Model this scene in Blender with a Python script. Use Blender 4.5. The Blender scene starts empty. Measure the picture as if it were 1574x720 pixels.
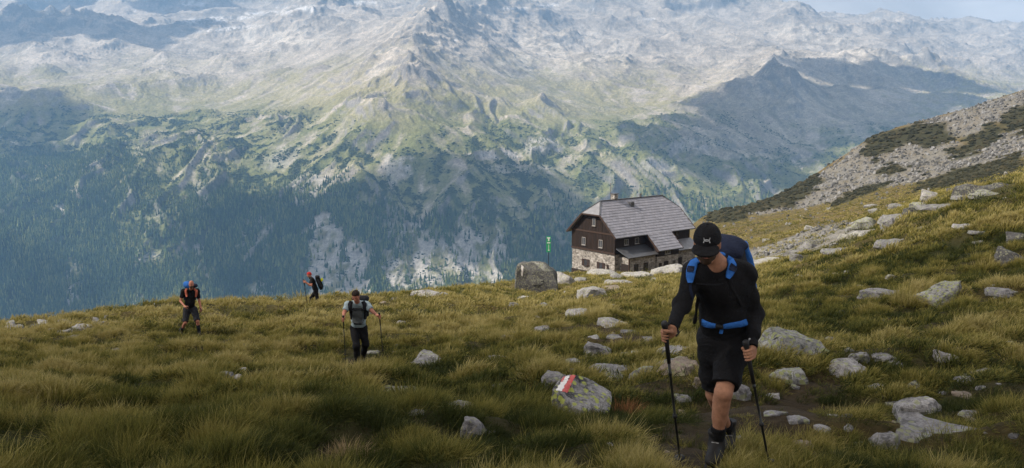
import bpy, bmesh, math, random
import numpy as np
from mathutils import Vector, Matrix
from mathutils.bvhtree import BVHTree

SC = bpy.context.scene
COL = SC.collection

# ------------------------------------------------------------------ camera
F_PX, CX, CY, HZ = 1363.0, 787.0, 360.0, 165.0      # focal length in photo pixels, centre, horizon row
PITCH = math.atan((CY - HZ) / F_PX)
cam_d = bpy.data.cameras.new('camera')
cam_d.sensor_width = 36.0
cam_d.lens = 36.0 * F_PX / 1574.0
cam_d.clip_start = 0.1
cam_d.clip_end = 60000.0
cam = bpy.data.objects.new('camera', cam_d)
COL.objects.link(cam)
cam.rotation_euler = (math.pi / 2 - PITCH, 0, 0)
SC.camera = cam

# ------------------------------------------------------------------ light
SUN_TO = Vector((-0.72, -0.12, 0.70)).normalized()    # towards the sun
SUN_EL = math.asin(SUN_TO.z)
SUN_AZ = math.atan2(SUN_TO.x, SUN_TO.y)
sun_d = bpy.data.lights.new('sun', 'SUN')
sun_d.energy = 4.6
sun_d.angle = math.radians(1.2)
sun_d.color = (1.0, 0.90, 0.77)
sun = bpy.data.objects.new('sun', sun_d)
COL.objects.link(sun)
sun.rotation_euler = SUN_TO.to_track_quat('Z', 'Y').to_euler()

world = bpy.data.worlds.new('World')
SC.world = world
world.use_nodes = True
wt = world.node_tree
wt.nodes.clear()
w_out = wt.nodes.new('ShaderNodeOutputWorld')
w_bg = wt.nodes.new('ShaderNodeBackground')
w_sky = wt.nodes.new('ShaderNodeTexSky')
w_sky.sky_type = 'NISHITA'
w_sky.sun_disc = False
w_sky.sun_elevation = SUN_EL
w_sky.sun_rotation = SUN_AZ
w_sky.altitude = 2300
w_tc = wt.nodes.new('ShaderNodeTexCoord')
w_map = wt.nodes.new('ShaderNodeMapping')
w_map.inputs['Scale'].default_value = (1.0, 1.0, 3.0)
w_no = wt.nodes.new('ShaderNodeTexNoise')
w_no.inputs['Scale'].default_value = 3.2
w_no.inputs['Detail'].default_value = 8
w_no.inputs['Roughness'].default_value = 0.58
w_rp = wt.nodes.new('ShaderNodeValToRGB')
w_rp.color_ramp.elements[0].position = 0.26
w_rp.color_ramp.elements[1].position = 0.50
w_n2 = wt.nodes.new('ShaderNodeTexNoise')
w_n2.inputs['Scale'].default_value = 9.0
w_n2.inputs['Detail'].default_value = 6
w_cc = wt.nodes.new('ShaderNodeValToRGB')
w_cc.color_ramp.elements[0].position = 0.35
w_cc.color_ramp.elements[0].color = (4.6, 4.25, 4.0, 1)
w_cc.color_ramp.elements[1].position = 0.68
w_cc.color_ramp.elements[1].color = (7.2, 6.7, 6.3, 1)
w_mx = wt.nodes.new('ShaderNodeMix')
w_mx.data_type = 'RGBA'
L = wt.links.new
L(w_tc.outputs['Generated'], w_map.inputs['Vector'])
L(w_map.outputs['Vector'], w_no.inputs['Vector'])
L(w_map.outputs['Vector'], w_n2.inputs['Vector'])
L(w_no.outputs['Fac'], w_rp.inputs['Fac'])
L(w_n2.outputs['Fac'], w_cc.inputs['Fac'])
w_sx = wt.nodes.new('ShaderNodeSeparateXYZ')
L(w_tc.outputs['Generated'], w_sx.inputs[0])
w_hz = wt.nodes.new('ShaderNodeMapRange')          # towards the horizon the clouds close up
w_hz.inputs['From Min'].default_value = 0.30; w_hz.inputs['From Max'].default_value = 0.12
L(w_sx.outputs['Z'], w_hz.inputs['Value'])
w_mm = wt.nodes.new('ShaderNodeMath'); w_mm.operation = 'MAXIMUM'
L(w_rp.outputs['Color'], w_mm.inputs[0]); L(w_hz.outputs[0], w_mm.inputs[1])
L(w_mm.outputs[0], w_mx.inputs['Factor'])
L(w_sky.outputs['Color'], w_mx.inputs['A'])
L(w_cc.outputs['Color'], w_mx.inputs['B'])
L(w_mx.outputs['Result'], w_bg.inputs['Color'])
w_bg.inputs['Strength'].default_value = 0.085
L(w_bg.outputs['Background'], w_out.inputs['Surface'])

SC.view_settings.view_transform = 'Standard'
SC.view_settings.look = 'None'
SC.view_settings.exposure = 1.0
SC.view_settings.gamma = 1.0
SC.cycles.volume_bounces = 0
SC.cycles.max_bounces = 6
SC.cycles.transparent_max_bounces = 8

# ------------------------------------------------------------------ helpers
FWD = np.array([0, math.cos(PITCH), -math.sin(PITCH)])
UPV = np.array([0, math.sin(PITCH), math.cos(PITCH)])
RGT = np.array([1.0, 0, 0])


def ray(px, py):
    return FWD + (px - CX) / F_PX * RGT + (CY - py) / F_PX * UPV


def W(px, py, y):
    """the place in the world, y metres ahead, that the photograph shows at (px, py)"""
    d = ray(px, py)
    return Vector(d * (y / d[1]))


def proj(x, y, z):
    f = y * FWD[1] + z * FWD[2]
    u = y * UPV[1] + z * UPV[2]
    f = np.maximum(f, 1e-3)
    return CX + F_PX * x / f, CY - F_PX * u / f


_prm = np.random.RandomState(7).permutation(256)
_prm = np.concatenate([_prm, _prm, _prm])
_ga = np.random.RandomState(3).rand(256) * 2 * np.pi
_gx, _gy = np.cos(_ga), np.sin(_ga)


def pn(x, y, seed=0):
    """gradient noise, about -0.7..0.7"""
    x = np.asarray(x, float) + seed * 17.37
    y = np.asarray(y, float) - seed * 9.71
    xi = np.floor(x).astype(np.int64); yi = np.floor(y).astype(np.int64)
    xf = x - xi; yf = y - yi
    u = xf * xf * xf * (xf * (xf * 6 - 15) + 10)
    v = yf * yf * yf * (yf * (yf * 6 - 15) + 10)
    xi &= 255; yi &= 255

    def g(ix, iy, fx, fy):
        h = _prm[_prm[ix & 255] + (iy & 255)]
        return _gx[h] * fx + _gy[h] * fy
    a = g(xi, yi, xf, yf); b = g(xi + 1, yi, xf - 1, yf)
    c = g(xi, yi + 1, xf, yf - 1); d = g(xi + 1, yi + 1, xf - 1, yf - 1)
    return (a + u * (b - a)) * (1 - v) + (c + u * (d - c)) * v


def fbm(x, y, n=4, seed=0, gain=0.5):
    s = 0; a = 1.0; f = 1.0
    for i in range(n):
        s = s + a * pn(x * f, y * f, seed + i * 3)
        a *= gain; f *= 2.03
    return s


def ridged(x, y, n=4, seed=0, gain=0.5):
    s = 0; a = 1.0; f = 1.0; w = 1.0
    for i in range(n):
        r = 1 - np.abs(pn(x * f, y * f, seed + i * 5)) * 2.0
        r = np.clip(r, 0, 1) ** 2 * w
        s = s + a * r
        w = np.clip(r * 1.6, 0.25, 1)
        a *= gain; f *= 2.07
    return s


def sst(a, b, x):
    t = np.clip((x - a) / (b - a), 0, 1)
    return t * t * (3 - 2 * t)


class RBF:
    def __init__(self, P, v, smooth=1e-4):
        self.P = np.array(P, float); n = len(P)
        D = np.linalg.norm(self.P[:, None] - self.P[None], axis=2)
        A = np.zeros((n + 3, n + 3))
        A[:n, :n] = self.k(D) + np.eye(n) * smooth
        A[:n, n] = 1; A[:n, n + 1:] = self.P
        A[n:, :n] = A[:n, n:].T
        b = np.zeros(n + 3); b[:n] = v
        self.w = np.linalg.solve(A, b)

    def k(self, d):
        return np.where(d > 1e-9, d * d * np.log(np.maximum(d, 1e-9)), 0)

    def __call__(self, u, v):
        sh = np.shape(u); u = np.ravel(u); v = np.ravel(v)
        o = np.empty(len(u)); n = len(self.P)
        for i in range(0, len(u), 40000):
            a = u[i:i + 40000]; b = v[i:i + 40000]
            d = np.sqrt((a[:, None] - self.P[:, 0]) ** 2 + (b[:, None] - self.P[:, 1]) ** 2)
            o[i:i + 40000] = self.k(d) @ self.w[:n] + self.w[n] + a * self.w[n + 1] + b * self.w[n + 2]
        return o.reshape(sh)


def mesh_np(name, verts, faces, smooth=True):
    me = bpy.data.meshes.new(name)
    verts = np.asarray(verts, np.float32); faces = np.asarray(faces, np.int32)
    k = faces.shape[1]
    me.vertices.add(len(verts)); me.vertices.foreach_set('co', verts.ravel())
    me.loops.add(faces.size); me.loops.foreach_set('vertex_index', faces.ravel())
    me.polygons.add(len(faces))
    me.polygons.foreach_set('loop_start', np.arange(len(faces), dtype=np.int32) * k)
    me.polygons.foreach_set('use_smooth', np.full(len(faces), smooth))
    me.update(calc_edges=True)
    return me


def grid_faces(nr, nc):
    i = np.arange(nr - 1)[:, None] * nc + np.arange(nc - 1)[None]
    return np.stack([i, i + 1, i + nc + 1, i + nc], -1).reshape(-1, 4)


def put(name, me, mat=None, parent=None):
    o = bpy.data.objects.new(name, me)
    COL.objects.link(o)
    if mat is not None and not me.materials:
        me.materials.append(mat)
    if parent is not None:
        o.parent = parent
    return o


def empty(name, loc=(0, 0, 0), rot=(0, 0, 0)):
    o = bpy.data.objects.new(name, None)
    COL.objects.link(o)
    o.location = loc; o.rotation_euler = rot
    o.empty_display_size = 0.1
    return o


def tag(o, label=None, cat=None, group=None, kind=None):
    if label: o['label'] = label
    if cat: o['category'] = cat
    if group: o['group'] = group
    if kind: o['kind'] = kind
    return o


def vcol(me, name, rgb):
    a = me.color_attributes.new(name, 'FLOAT_COLOR', 'POINT')
    c = np.ones((len(me.vertices), 4), np.float32); c[:, :3] = rgb
    a.data.foreach_set('color', c.ravel())


def fattr(me, name, val):
    a = me.attributes.new(name, 'FLOAT', 'POINT')
    a.data.foreach_set('value', np.asarray(val, np.float32))


# ------------------------------------------------------------------ material helpers
class M:
    """small node-tree writer"""
    def __init__(self, name):
        self.m = bpy.data.materials.new(name); self.m.use_nodes = True
        self.t = self.m.node_tree; self.t.nodes.clear()
        self.out = self.n('ShaderNodeOutputMaterial')

    def n(self, typ, **kw):
        nd = self.t.nodes.new(typ)
        for k, v in kw.items():
            if k in nd.inputs.keys() and not hasattr(nd, k):
                self.set(nd, k, v)
            else:
                setattr(nd, k, v)
        return nd

    def set(self, nd, k, v):
        s = nd.inputs[k]
        if hasattr(v, 'is_linked') or isinstance(v, bpy.types.NodeSocket):
            self.t.links.new(v, s)
        else:
            if s.type == 'RGBA' and len(v) == 3:
                v = (*v, 1)
            s.default_value = v

    def coord(self, which='Object', scale=None):
        c = self.n('ShaderNodeTexCoord').outputs[which]
        if scale is not None:
            mp = self.n('ShaderNodeMapping'); self.set(mp, 'Vector', c)
            mp.inputs['Scale'].default_value = scale if hasattr(scale, '__len__') else (scale,) * 3
            c = mp.outputs['Vector']
        return c

    def pos(self, scale=None):
        c = self.n('ShaderNodeNewGeometry').outputs['Position']
        if scale is not None:
            mp = self.n('ShaderNodeMapping'); self.set(mp, 'Vector', c)
            mp.inputs['Scale'].default_value = scale if hasattr(scale, '__len__') else (scale,) * 3
            c = mp.outputs['Vector']
        return c

    def noise(self, vec, scale=1.0, detail=4, rough=0.5, dist=0.0):
        nd = self.n('ShaderNodeTexNoise')
        self.set(nd, 'Vector', vec); self.set(nd, 'Scale', scale); self.set(nd, 'Detail', detail)
        self.set(nd, 'Roughness', rough); self.set(nd, 'Distortion', dist)
        return nd.outputs['Fac']

    def voro(self, vec, scale=1.0, feature='F1', out='Distance', rnd=1.0):
        nd = self.n('ShaderNodeTexVoronoi'); nd.feature = feature
        self.set(nd, 'Vector', vec); self.set(nd, 'Scale', scale); self.set(nd, 'Randomness', rnd)
        return nd.outputs[out]

    def ramp(self, fac, *stops):
        nd = self.n('ShaderNodeValToRGB'); e = nd.color_ramp.elements
        while len(e) < len(stops):
            e.new(0.5)
        for i, (p, c) in enumerate(stops):
            e[i].position = p
            e[i].color = (c, c, c, 1) if not hasattr(c, '__len__') else (*c, 1)
        self.set(nd, 'Fac', fac)
        return nd.outputs['Color']

    def mix(self, fac, a, b, mode='MIX'):
        nd = self.n('ShaderNodeMix'); nd.data_type = 'RGBA'; nd.blend_type = mode
        for k, v in (('Factor', fac), ('A', a), ('B', b)):
            s = [i for i in nd.inputs if i.name == k and (i.type == 'RGBA' if k != 'Factor' else i.type == 'VALUE')][0]
            if isinstance(v, bpy.types.NodeSocket):
                self.t.links.new(v, s)
            elif k == 'Factor':
                s.default_value = v
            else:
                s.default_value = (*v, 1) if len(v) == 3 else v
        return [o for o in nd.outputs if o.type == 'RGBA'][0]

    def math(self, op, a, b=0.0):
        nd = self.n('ShaderNodeMath'); nd.operation = op
        for i, v in enumerate((a, b)):
            if isinstance(v, bpy.types.NodeSocket):
                self.t.links.new(v, nd.inputs[i])
            else:
                nd.inputs[i].default_value = v
        return nd.outputs[0]

    def attr(self, name, out='Fac', typ='GEOMETRY'):
        nd = self.n('ShaderNodeAttribute'); nd.attribute_name = name; nd.attribute_type = typ
        return nd.outputs[out]

    def bump(self, h, strength=0.5, dist=0.01, normal=None):
        nd = self.n('ShaderNodeBump'); self.set(nd, 'Height', h)
        self.set(nd, 'Strength', strength); self.set(nd, 'Distance', dist)
        if normal is not None:
            self.set(nd, 'Normal', normal)
        return nd.outputs['Normal']

    def done(self, color, rough=0.85, normal=None, metal=0.0, spec=0.3, **kw):
        b = self.n('ShaderNodeBsdfPrincipled')
        self.set(b, 'Base Color', color); self.set(b, 'Roughness', rough)
        self.set(b, 'Metallic', metal); self.set(b, 'Specular IOR Level', spec)
        for k, v in kw.items():
            self.set(b, k, v)
        if normal is not None:
            self.set(b, 'Normal', normal)
        self.t.links.new(b.outputs[0], self.out.inputs['Surface'])
        return self.m


def simple(name, col, rough=0.7, metal=0.0, var=0.18, scale=30.0, bump=0.0, spec=0.3):
    m = M(name)
    c = m.coord('Object')
    nz = m.noise(c, scale, 5, 0.6)
    colr = m.ramp(nz, (0.3, tuple(x * (1 - var) for x in col)), (0.7, tuple(min(1, x * (1 + var)) for x in col)))
    nrm = m.bump(m.noise(c, scale * 4, 4), bump, 0.003) if bump else None
    return m.done(colr, rough, nrm, metal, spec)


def scatter(name, pts, rots, scl, var, tint, protos, mat=None):
    """one object of kind stuff: instances of PROTOS (meshes) on points"""
    pc = bpy.data.collections.new(name + '_kinds')
    for i, me in enumerate(protos):
        pc.objects.link(bpy.data.objects.new('%s_kind_%02d' % (name, i), me))
    me = bpy.data.meshes.new(name)
    n = len(pts)
    me.vertices.add(n); me.vertices.foreach_set('co', np.asarray(pts, np.float32).ravel())
    a = me.attributes.new('rot', 'FLOAT_VECTOR', 'POINT'); a.data.foreach_set('vector', np.asarray(rots, np.float32).ravel())
    scl = np.asarray(scl, np.float32)
    if scl.ndim == 1:
        scl = np.stack([scl] * 3, 1)
    a = me.attributes.new('scl', 'FLOAT_VECTOR', 'POINT'); a.data.foreach_set('vector', scl.ravel())
    a = me.attributes.new('kindno', 'INT', 'POINT'); a.data.foreach_set('value', np.asarray(var, np.int32))
    fattr(me, 'tint', tint)
    o = put(name, me)
    ng = bpy.data.node_groups.new(name + '_scatter', 'GeometryNodeTree')
    ng.interface.new_socket('Geometry', in_out='INPUT', socket_type='NodeSocketGeometry')
    ng.interface.new_socket('Geometry', in_out='OUTPUT', socket_type='NodeSocketGeometry')
    N = ng.nodes.new; K = ng.links.new
    gi = N('NodeGroupInput'); go = N('NodeGroupOutput')
    ip = N('GeometryNodeInstanceOnPoints')
    ci = N('GeometryNodeCollectionInfo'); ci.inputs['Collection'].default_value = pc
    ci.inputs['Separate Children'].default_value = True
    ci.inputs['Reset Children'].default_value = True

    def na(nm, typ):
        x = N('GeometryNodeInputNamedAttribute'); x.data_type = typ; x.inputs['Name'].default_value = nm
        return [s for s in x.outputs if s.name == 'Attribute' and s.enabled][0]
    er = N('FunctionNodeEulerToRotation')
    K(na('rot', 'FLOAT_VECTOR'), er.inputs[0])
    K(gi.outputs[0], ip.inputs['Points']); K(ci.outputs[0], ip.inputs['Instance'])
    ip.inputs['Pick Instance'].default_value = True
    K(na('kindno', 'INT'), ip.inputs['Instance Index'])
    K(er.outputs[0], ip.inputs['Rotation']); K(na('scl', 'FLOAT_VECTOR'), ip.inputs['Scale'])
    K(ip.outputs[0], go.inputs[0])
    md = o.modifiers.new('scatter', 'NODES'); md.node_group = ng
    o['kind'] = 'stuff'
    return o
# ------------------------------------------------------------------ near hillside: heights
NEAR = [  # what the photograph shows at (px, py), y metres ahead
    # close to the camera and the foreground
    (-300, 900, 3.4), (300, 900, 3.6), (787, 900, 3.6), (1300, 900, 3.4), (1800, 880, 3.4),
    (0, 720, 5.6), (300, 720, 5.3), (560, 720, 5.6), (800, 720, 6.0), (1100, 724, 6.25), (1350, 722, 6.1), (1574, 715, 6.0), (1800, 700, 6.0),
    (-200, 640, 9.5), (0, 640, 9.0), (200, 640, 9.5), (420, 605, 9.6), (600, 600, 10.4), (740, 640, 8.5), (893, 640, 8.4), (1000, 650, 8.0), (1120, 675, 7.1),
    (1234, 548, 12.8), (1312, 580, 10.6), (1420, 640, 8.4), (1560, 600, 9.2), (1750, 600, 8.8),
    (545, 568, 18.5), (655, 555, 18), (420, 570, 18), (300, 585, 15), (120, 600, 13.5), (-100, 600, 13), (770, 557, 15.5), (928, 574, 13.5), (1030, 572, 12.8),
    (943, 500, 25), (888, 487, 30), (1000, 500, 26), (760, 500, 31), (650, 505, 30), (1100, 490, 25), (1250, 470, 24),
    (1447, 468, 20), (1380, 452, 23), (1545, 457, 19.5), (1700, 470, 17), (1574, 400, 26), (1700, 400, 24),
    (292, 518, 27), (150, 540, 24), (0, 555, 22), (-200, 570, 20), (410, 500, 33), (480, 469, 43), (560, 470, 40),
    # the crest that stands against the valley
    (-250, 520, 40), (-100, 515, 42), (0, 510, 44), (130, 492, 46), (220, 480, 47), (280, 472, 47), (400, 472, 46), (550, 463, 47), (620, 456, 50), (700, 446, 58), (775, 437, 66), (822, 450, 62), (822, 466, 50), (850, 444, 66), (855, 432, 76), (760, 455, 52),
    (908, 450, 48), (985, 421, 88), (1040, 420, 86), (930, 424, 90), (880, 424, 94),
    # beyond the crest it falls away
    (-250, 640, 90), (0, 640, 90), (200, 620, 95), (400, 600, 95), (550, 560, 100), (700, 520, 115), (800, 470, 130),
    (0, 800, 220), (300, 780, 220), (550, 740, 230), (750, 640, 260), (900, 560, 300),
    (850, 445, 112), (900, 434, 120), (945, 430, 124), (1010, 427, 126), (1070, 410, 130), (885, 416, 132), (930, 414, 137),
    (900, 450, 165), (1000, 420, 175), (1060, 392, 185),
    # the shoulder on the right
    (1190, 402, 66), (1245, 378, 64), (1335, 358, 52), (1384, 335, 50), (1440, 308, 48), (1520, 302, 40), (1574, 305, 36), (1700, 300, 34), (1300, 385, 44), (1150, 430, 42), (1490, 352, 32), (1380, 380, 36),
    # the dip behind it and the far side of the dip
    (1180, 392, 100), (1250, 368, 100), (1340, 340, 95), (1440, 300, 90), (1574, 282, 85), (1700, 275, 80),
    (1120, 372, 165), (1200, 350, 165), (1300, 330, 155), (1420, 298, 150), (1574, 262, 140), (1720, 240, 140),
    (1095, 356, 215), (1180, 338, 235), (1260, 318, 240), (1400, 275, 240), (1574, 238, 225), (1720, 205, 220),
    # scree slope and its outline
    (1085, 332, 300), (1130, 324, 310), (1190, 302, 340), (1250, 274, 380), (1330, 217, 440), (1400, 197, 470), (1450, 181, 490), (1574, 143, 530), (1750, 100, 550),
    (1330, 260, 340), (1450, 220, 370), (1574, 185, 380), (1750, 145, 380),
    (1085, 420, 480), (1250, 380, 560), (1450, 300, 700), (1650, 230, 800), (1000, 520, 420), (1800, 200, 900),
]
def nuv(x, y):
    return x / (y + 4.0), np.log(y + 4.0)
def zbase(y):
    return -1.65 - 0.17 * y
_P = []; _v = []
for px, py, y in NEAR:
    w = W(px, py, y); u, v = nuv(w.x, w.y)
    _P.append((u * 2.6, v)); _v.append((w.z - zbase(w.y)) / (w.y + 4.0))
for x in (-2.5, 0, 2.5):
    for y in (-2.5, 0.0, 1.5):
        u, v = nuv(x, y); _P.append((np.clip(u, -.8, .8) * 2.6, v)); _v.append(0.0)
_near = RBF(_P, _v, 2e-4)


def hum(x, y):
    """hummocks and hollows of the turf"""
    wx = x + pn(x / 3, y / 3, 19) * .8
    return fbm(wx / 2.3, y / 1.7, 3, 11, 0.55) * 0.27 + pn(x / 7.5, y / 3.6, 13) * .42 * sst(5, 10, y) + (ridged(x / 4.6, y / 2.6, 2, 5) - 0.6) * 0.12 * sst(6, 14, y)


def near_h(x, y):
    x = np.asarray(x, float); y = np.asarray(y, float)
    u, v = nuv(x, y)
    z = zbase(y) + _near(u * 2.6, v) * (y + 4.0)
    far = sst(25, 120, y)
    z = z + hum(x, y) * (1 - far) * sst(0, 4, y)
    z = z + fbm(x / 14, y / 11, 3, 23) * 0.35 * sst(14, 50, y)
    z = z + fbm(x / 40, y / 40, 4, 31) * 2.0 * sst(120, 330, y)
    return z


def near_hit(px, py, y0=3.0, y1=620.0):
    """first place where the ray through (px, py) meets the near hillside"""
    d = ray(px, py); d = d / d[1]
    ys = np.geomspace(y0, y1, 900)
    g = near_h(d[0] * ys, ys) - d[2] * ys
    k = np.nonzero(g > 0)[0]
    if not len(k):
        k = [int(np.argmax(g))]
    i = k[0]
    if i == 0:
        y = ys[0]
    else:
        a, b = ys[i - 1], ys[i]
        for _ in range(14):
            m = (a + b) / 2
            if near_h(d[0] * m, m) - d[2] * m > 0: b = m
            else: a = m
        y = (a + b) / 2
    x = d[0] * y
    return Vector((x, y, float(near_h(x, y))))


# ------------------------------------------------------------------ far mountains: heights
FAR = []
def col_(px, *pts):
    for py, y in pts:
        FAR.append((px, py, y))
LOW = ((900, 900), (760, 1300), (640, 1800), (560, 2200), (500, 2550))
for px in (-350, -100, 150, 400, 650, 900, 1150, 1400, 1650, 1900):
    col_(px, *LOW)
col_(-350, (430, 2800), (340, 3150), (260, 3500), (200, 4100), (150, 4900), (100, 6000), (50, 7600), (10, 9300), (60, 11500))
col_(-60, (430, 2800), (340, 3150), (262, 3500), (225, 4000), (170, 4350), (130, 5200), (90, 6200), (52, 7200), (30, 8200), (4, 9400), (60, 11500))
col_(90, (430, 2800), (340, 3150), (258, 3500), (215, 4100), (165, 4500), (120, 5300), (80, 6300), (46, 7300), (25, 8400), (-3, 9400), (60, 11500))
col_(265, (430, 2800), (340, 3150), (250, 3500), (195, 4200), (150, 5000), (120, 5500), (80, 6500), (40, 7600), (10, 8800), (-35, 9700), (60, 11500))
col_(440, (430, 2800), (340, 3120), (250, 3450), (200, 3900), (150, 4700), (100, 5700), (60, 6900), (28, 8200), (8, 9100), (-35, 9900), (60, 11500))
col_(620, (420, 2800), (330, 3050), (255, 3300), (195, 3650), (145, 4150), (100, 4800), (60, 5700), (22, 7100), (2, 8400), (-30, 9700), (60, 11500))
col_(720, (420, 2800), (330, 3080), (255, 3350), (195, 3750), (150, 4300), (105, 5000), (65, 6000), (22, 7300), (2, 8500), (-25, 9700), (60, 11500))
col_(900, (430, 2850), (330, 3200), (255, 3500), (200, 3950), (150, 4800), (110, 5700), (62, 7100), (28, 8200), (-2, 9200), (60, 11500))
col_(1060, (430, 2950), (340, 3250), (270, 3600), (210, 4200), (160, 4900), (110, 5900), (65, 7200), (25, 8600), (0, 9400), (60, 11500))
col_(1195, (430, 3000), (320, 3450), (250, 3950), (190, 4600), (145, 5050), (110, 5500), (88, 6300), (62, 7400), (30, 8700), (14, 9300), (60, 11500))
col_(1330, (400, 3150), (280, 3750), (210, 4400), (160, 5000), (125, 5600), (102, 6200), (85, 7100), (58, 8000), (27, 9300), (60, 11500))
col_(1450, (400, 3200), (270, 3850), (200, 4500), (155, 5100), (128, 5800), (108, 6500), (85, 7500), (60, 8300), (33, 9400), (60, 11500))
col_(1600, (400, 3300), (260, 4000), (200, 4600), (165, 5200), (130, 6200), (90, 7400), (62, 8500), (46, 9500), (60, 11500))
col_(1900, (400, 3300), (260, 4000), (200, 4600), (160, 5300), (120, 6400), (80, 7600), (65, 8700), (52, 9500), (60, 11500))
_P = []; _v = []
for px, py, y in FAR:
    w = W(px, py, y)
    _P.append((w.x / w.y * 2.0, math.log(w.y) * 1.5)); _v.append(w.z / w.y)
_far = RBF(_P, _v, 3e-4)

RIDGES = [  # polylines of (px, py, y, height, half-width)
    [(790, 0, 8600, 100, 420), (755, 5, 7900, 190, 420), (715, 18, 7050, 230, 380), (700, 38, 6500, 120, 320), (680, 55, 5800, 240, 340), (655, 80, 5200, 170, 340), (640, 105, 4700, 130, 320), (622, 150, 4200, 110, 300), (600, 225, 3600, 50, 260)],
    [(680, 55, 5800, 130, 200), (705, 92, 5250, 80, 180), (716, 118, 4900, 20, 140)],
    [(655, 80, 5200, 100, 180), (585, 140, 4600, 50, 180), (500, 200, 4000, 20, 160)],
    [(520, 0, 9000, 260, 500), (500, 25, 8000, 230, 420), (475, 55, 7000, 120, 340), (440, 85, 6200, 30, 260)],
    [(-60, 72, 6700, 110, 260), (30, 52, 7000, 190, 320), (95, 45, 7200, 200, 320), (140, 42, 7300, 160, 280), (185, 52, 7000, 30, 220)],
    [(-80, 150, 4600, 70, 200), (30, 152, 4500, 75, 190), (70, 149, 4550, 80, 170), (105, 154, 4550, 55, 150), (130, 170, 4500, 15, 130)],
    [(205, 118, 5700, 30, 220), (240, 116, 5600, 55, 220), (270, 120, 5500, 50, 200), (280, 128, 5400, 20, 160)],
    [(360, 92, 6100, 25, 180), (378, 90, 6200, 45, 160), (392, 95, 6000, 20, 140)],
    [(960, 225, 4000, 10, 200), (1050, 175, 4500, 55, 240), (1120, 142, 5000, 70, 260), (1170, 112, 5450, 60, 240), (1195, 95, 5750, 90, 190), (1225, 105, 5700, 50, 240), (1280, 108, 5800, 80, 260), (1330, 108, 6000, 90, 280), (1400, 112, 6000, 110, 260), (1425, 114, 6000, 140, 220), (1460, 128, 5800, 80, 240), (1540, 158, 5300, 40, 240), (1620, 190, 4900, 10, 200)],
    [(1190, 125, 5250, 120, 190), (1200, 140, 5000, 130, 190), (1215, 165, 4700, 60, 170), (1160, 150, 4950, 60, 160)],
    [(835, 190, 4250, 60, 110), (850, 205, 4050, 20, 90)],
    [(900, 115, 5600, 40, 260), (960, 105, 5900, 60, 260), (1010, 100, 6100, 20, 220)],
    [(1165, 6, 9100, 30, 420), (1210, 16, 9000, 70, 420), (1240, 34, 8300, 50, 360), (1230, 55, 7600, 30, 300)],
    [(1290, 20, 9400, 10, 420), (1395, 20, 9400, 35, 420), (1455, 24, 9400, 30, 420), (1500, 32, 9300, 15, 400), (1574, 42, 9500, 5, 400)],
    [(1395, 24, 9200, 25, 350), (1380, 45, 8300, 60, 320), (1350, 70, 7600, 20, 260)],
    [(60, 8, 9400, 90, 420), (150, -2, 9500, 160, 420), (260, -20, 9600, 160, 420), (330, -10, 9600, 80, 420)],
    [(850, -10, 9300, 120, 420), (960, -12, 9300, 90, 420), (1060, -5, 9400, 110, 400), (1160, 4, 9300, 50, 400)],
]


def far_h(x, y):
    x = np.asarray(x, float); y = np.asarray(y, float)
    sh = x.shape; x = x.ravel(); y = y.ravel()
    z = _far(x / y * 2.0, np.log(y) * 1.5) * y
    wx = x + fbm(x / 420, y / 420, 3, 71) * 110
    wy = y + fbm(x / 420, y / 420, 3, 77) * 110
    add = np.zeros_like(z)
    for rd in RIDGES:
        best = np.zeros_like(z)
        P = [(W(a, b, c).x, c, h, w) for a, b, c, h, w in rd]
        for (ax, ay, ah, aw), (bx, by, bh, bw) in zip(P[:-1], P[1:]):
            dx, dy = bx - ax, by - ay
            t = np.clip(((wx - ax) * dx + (wy - ay) * dy) / (dx * dx + dy * dy), 0, 1)
            d = np.hypot(wx - ax - t * dx, wy - ay - t * dy)
            h = (ah + t * (bh - ah)) * 1.15; w = (aw + t * (bw - aw)) * 1.55
            q = np.clip(1 - d / w, 0, 1)
            best = np.maximum(best, h * q ** 1.35)
        add = np.maximum(add, best) + 0.25 * np.minimum(add, best)
    z = z + add * (1 + .22 * (ridged(x / 210, y / 210, 3, 143) - .7))
    amp = sst(2300, 3600, y) * (0.35 + 0.65 * sst(3300, 8000, y))
    z = z + (ridged(wx / 1000, wy / 1000, 5, 41, 0.42) - 0.75) * 80 * amp
    # gullies that run down the lower slope
    low = sst(2200, 2700, y) * (1 - sst(3700, 4700, y))
    z = z + (ridged(x / 230 + fbm(x / 300, y / 300, 2, 9) * 0.7, y / 950, 4, 51, 0.55) - 0.7) * 34 * low
    z = z + fbm(x / 170, y / 170, 4, 61, 0.45) * (7 + 9 * amp)
    # rocky steps
    st = fbm(x / 500, y / 500, 3, 91)
    stp = z / 46.0 + st * 1.6
    fr = stp - np.floor(stp)
    z = z + (sst(0.35, 0.65, fr) - fr) * 8 * sst(3300, 4300, y) * sst(-0.1, 0.3, st + 0.1)
    return z.reshape(sh)


NR, NC = 620, 1120
fu = np.linspace(-0.70, 0.70, NC)
fy = np.concatenate([np.geomspace(900, 2300, 26)[:-1], np.geomspace(2300, 9900, NR - 26 - 10), np.geomspace(9940, 10400, 11)])
NR = len(fy)
FX = fu[None] * fy[:, None]; FY = np.repeat(fy[:, None], NC, 1)
FZ = far_h(FX, FY)
def grads():
    gy = np.gradient(FZ, axis=0) / np.gradient(FY, axis=0)
    gx = np.gradient(FZ, axis=1) / np.gradient(FX, axis=1)
    gy = gy - gx * fu[None, :]          # columns fan out from the viewpoint
    return gx, gy


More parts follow.
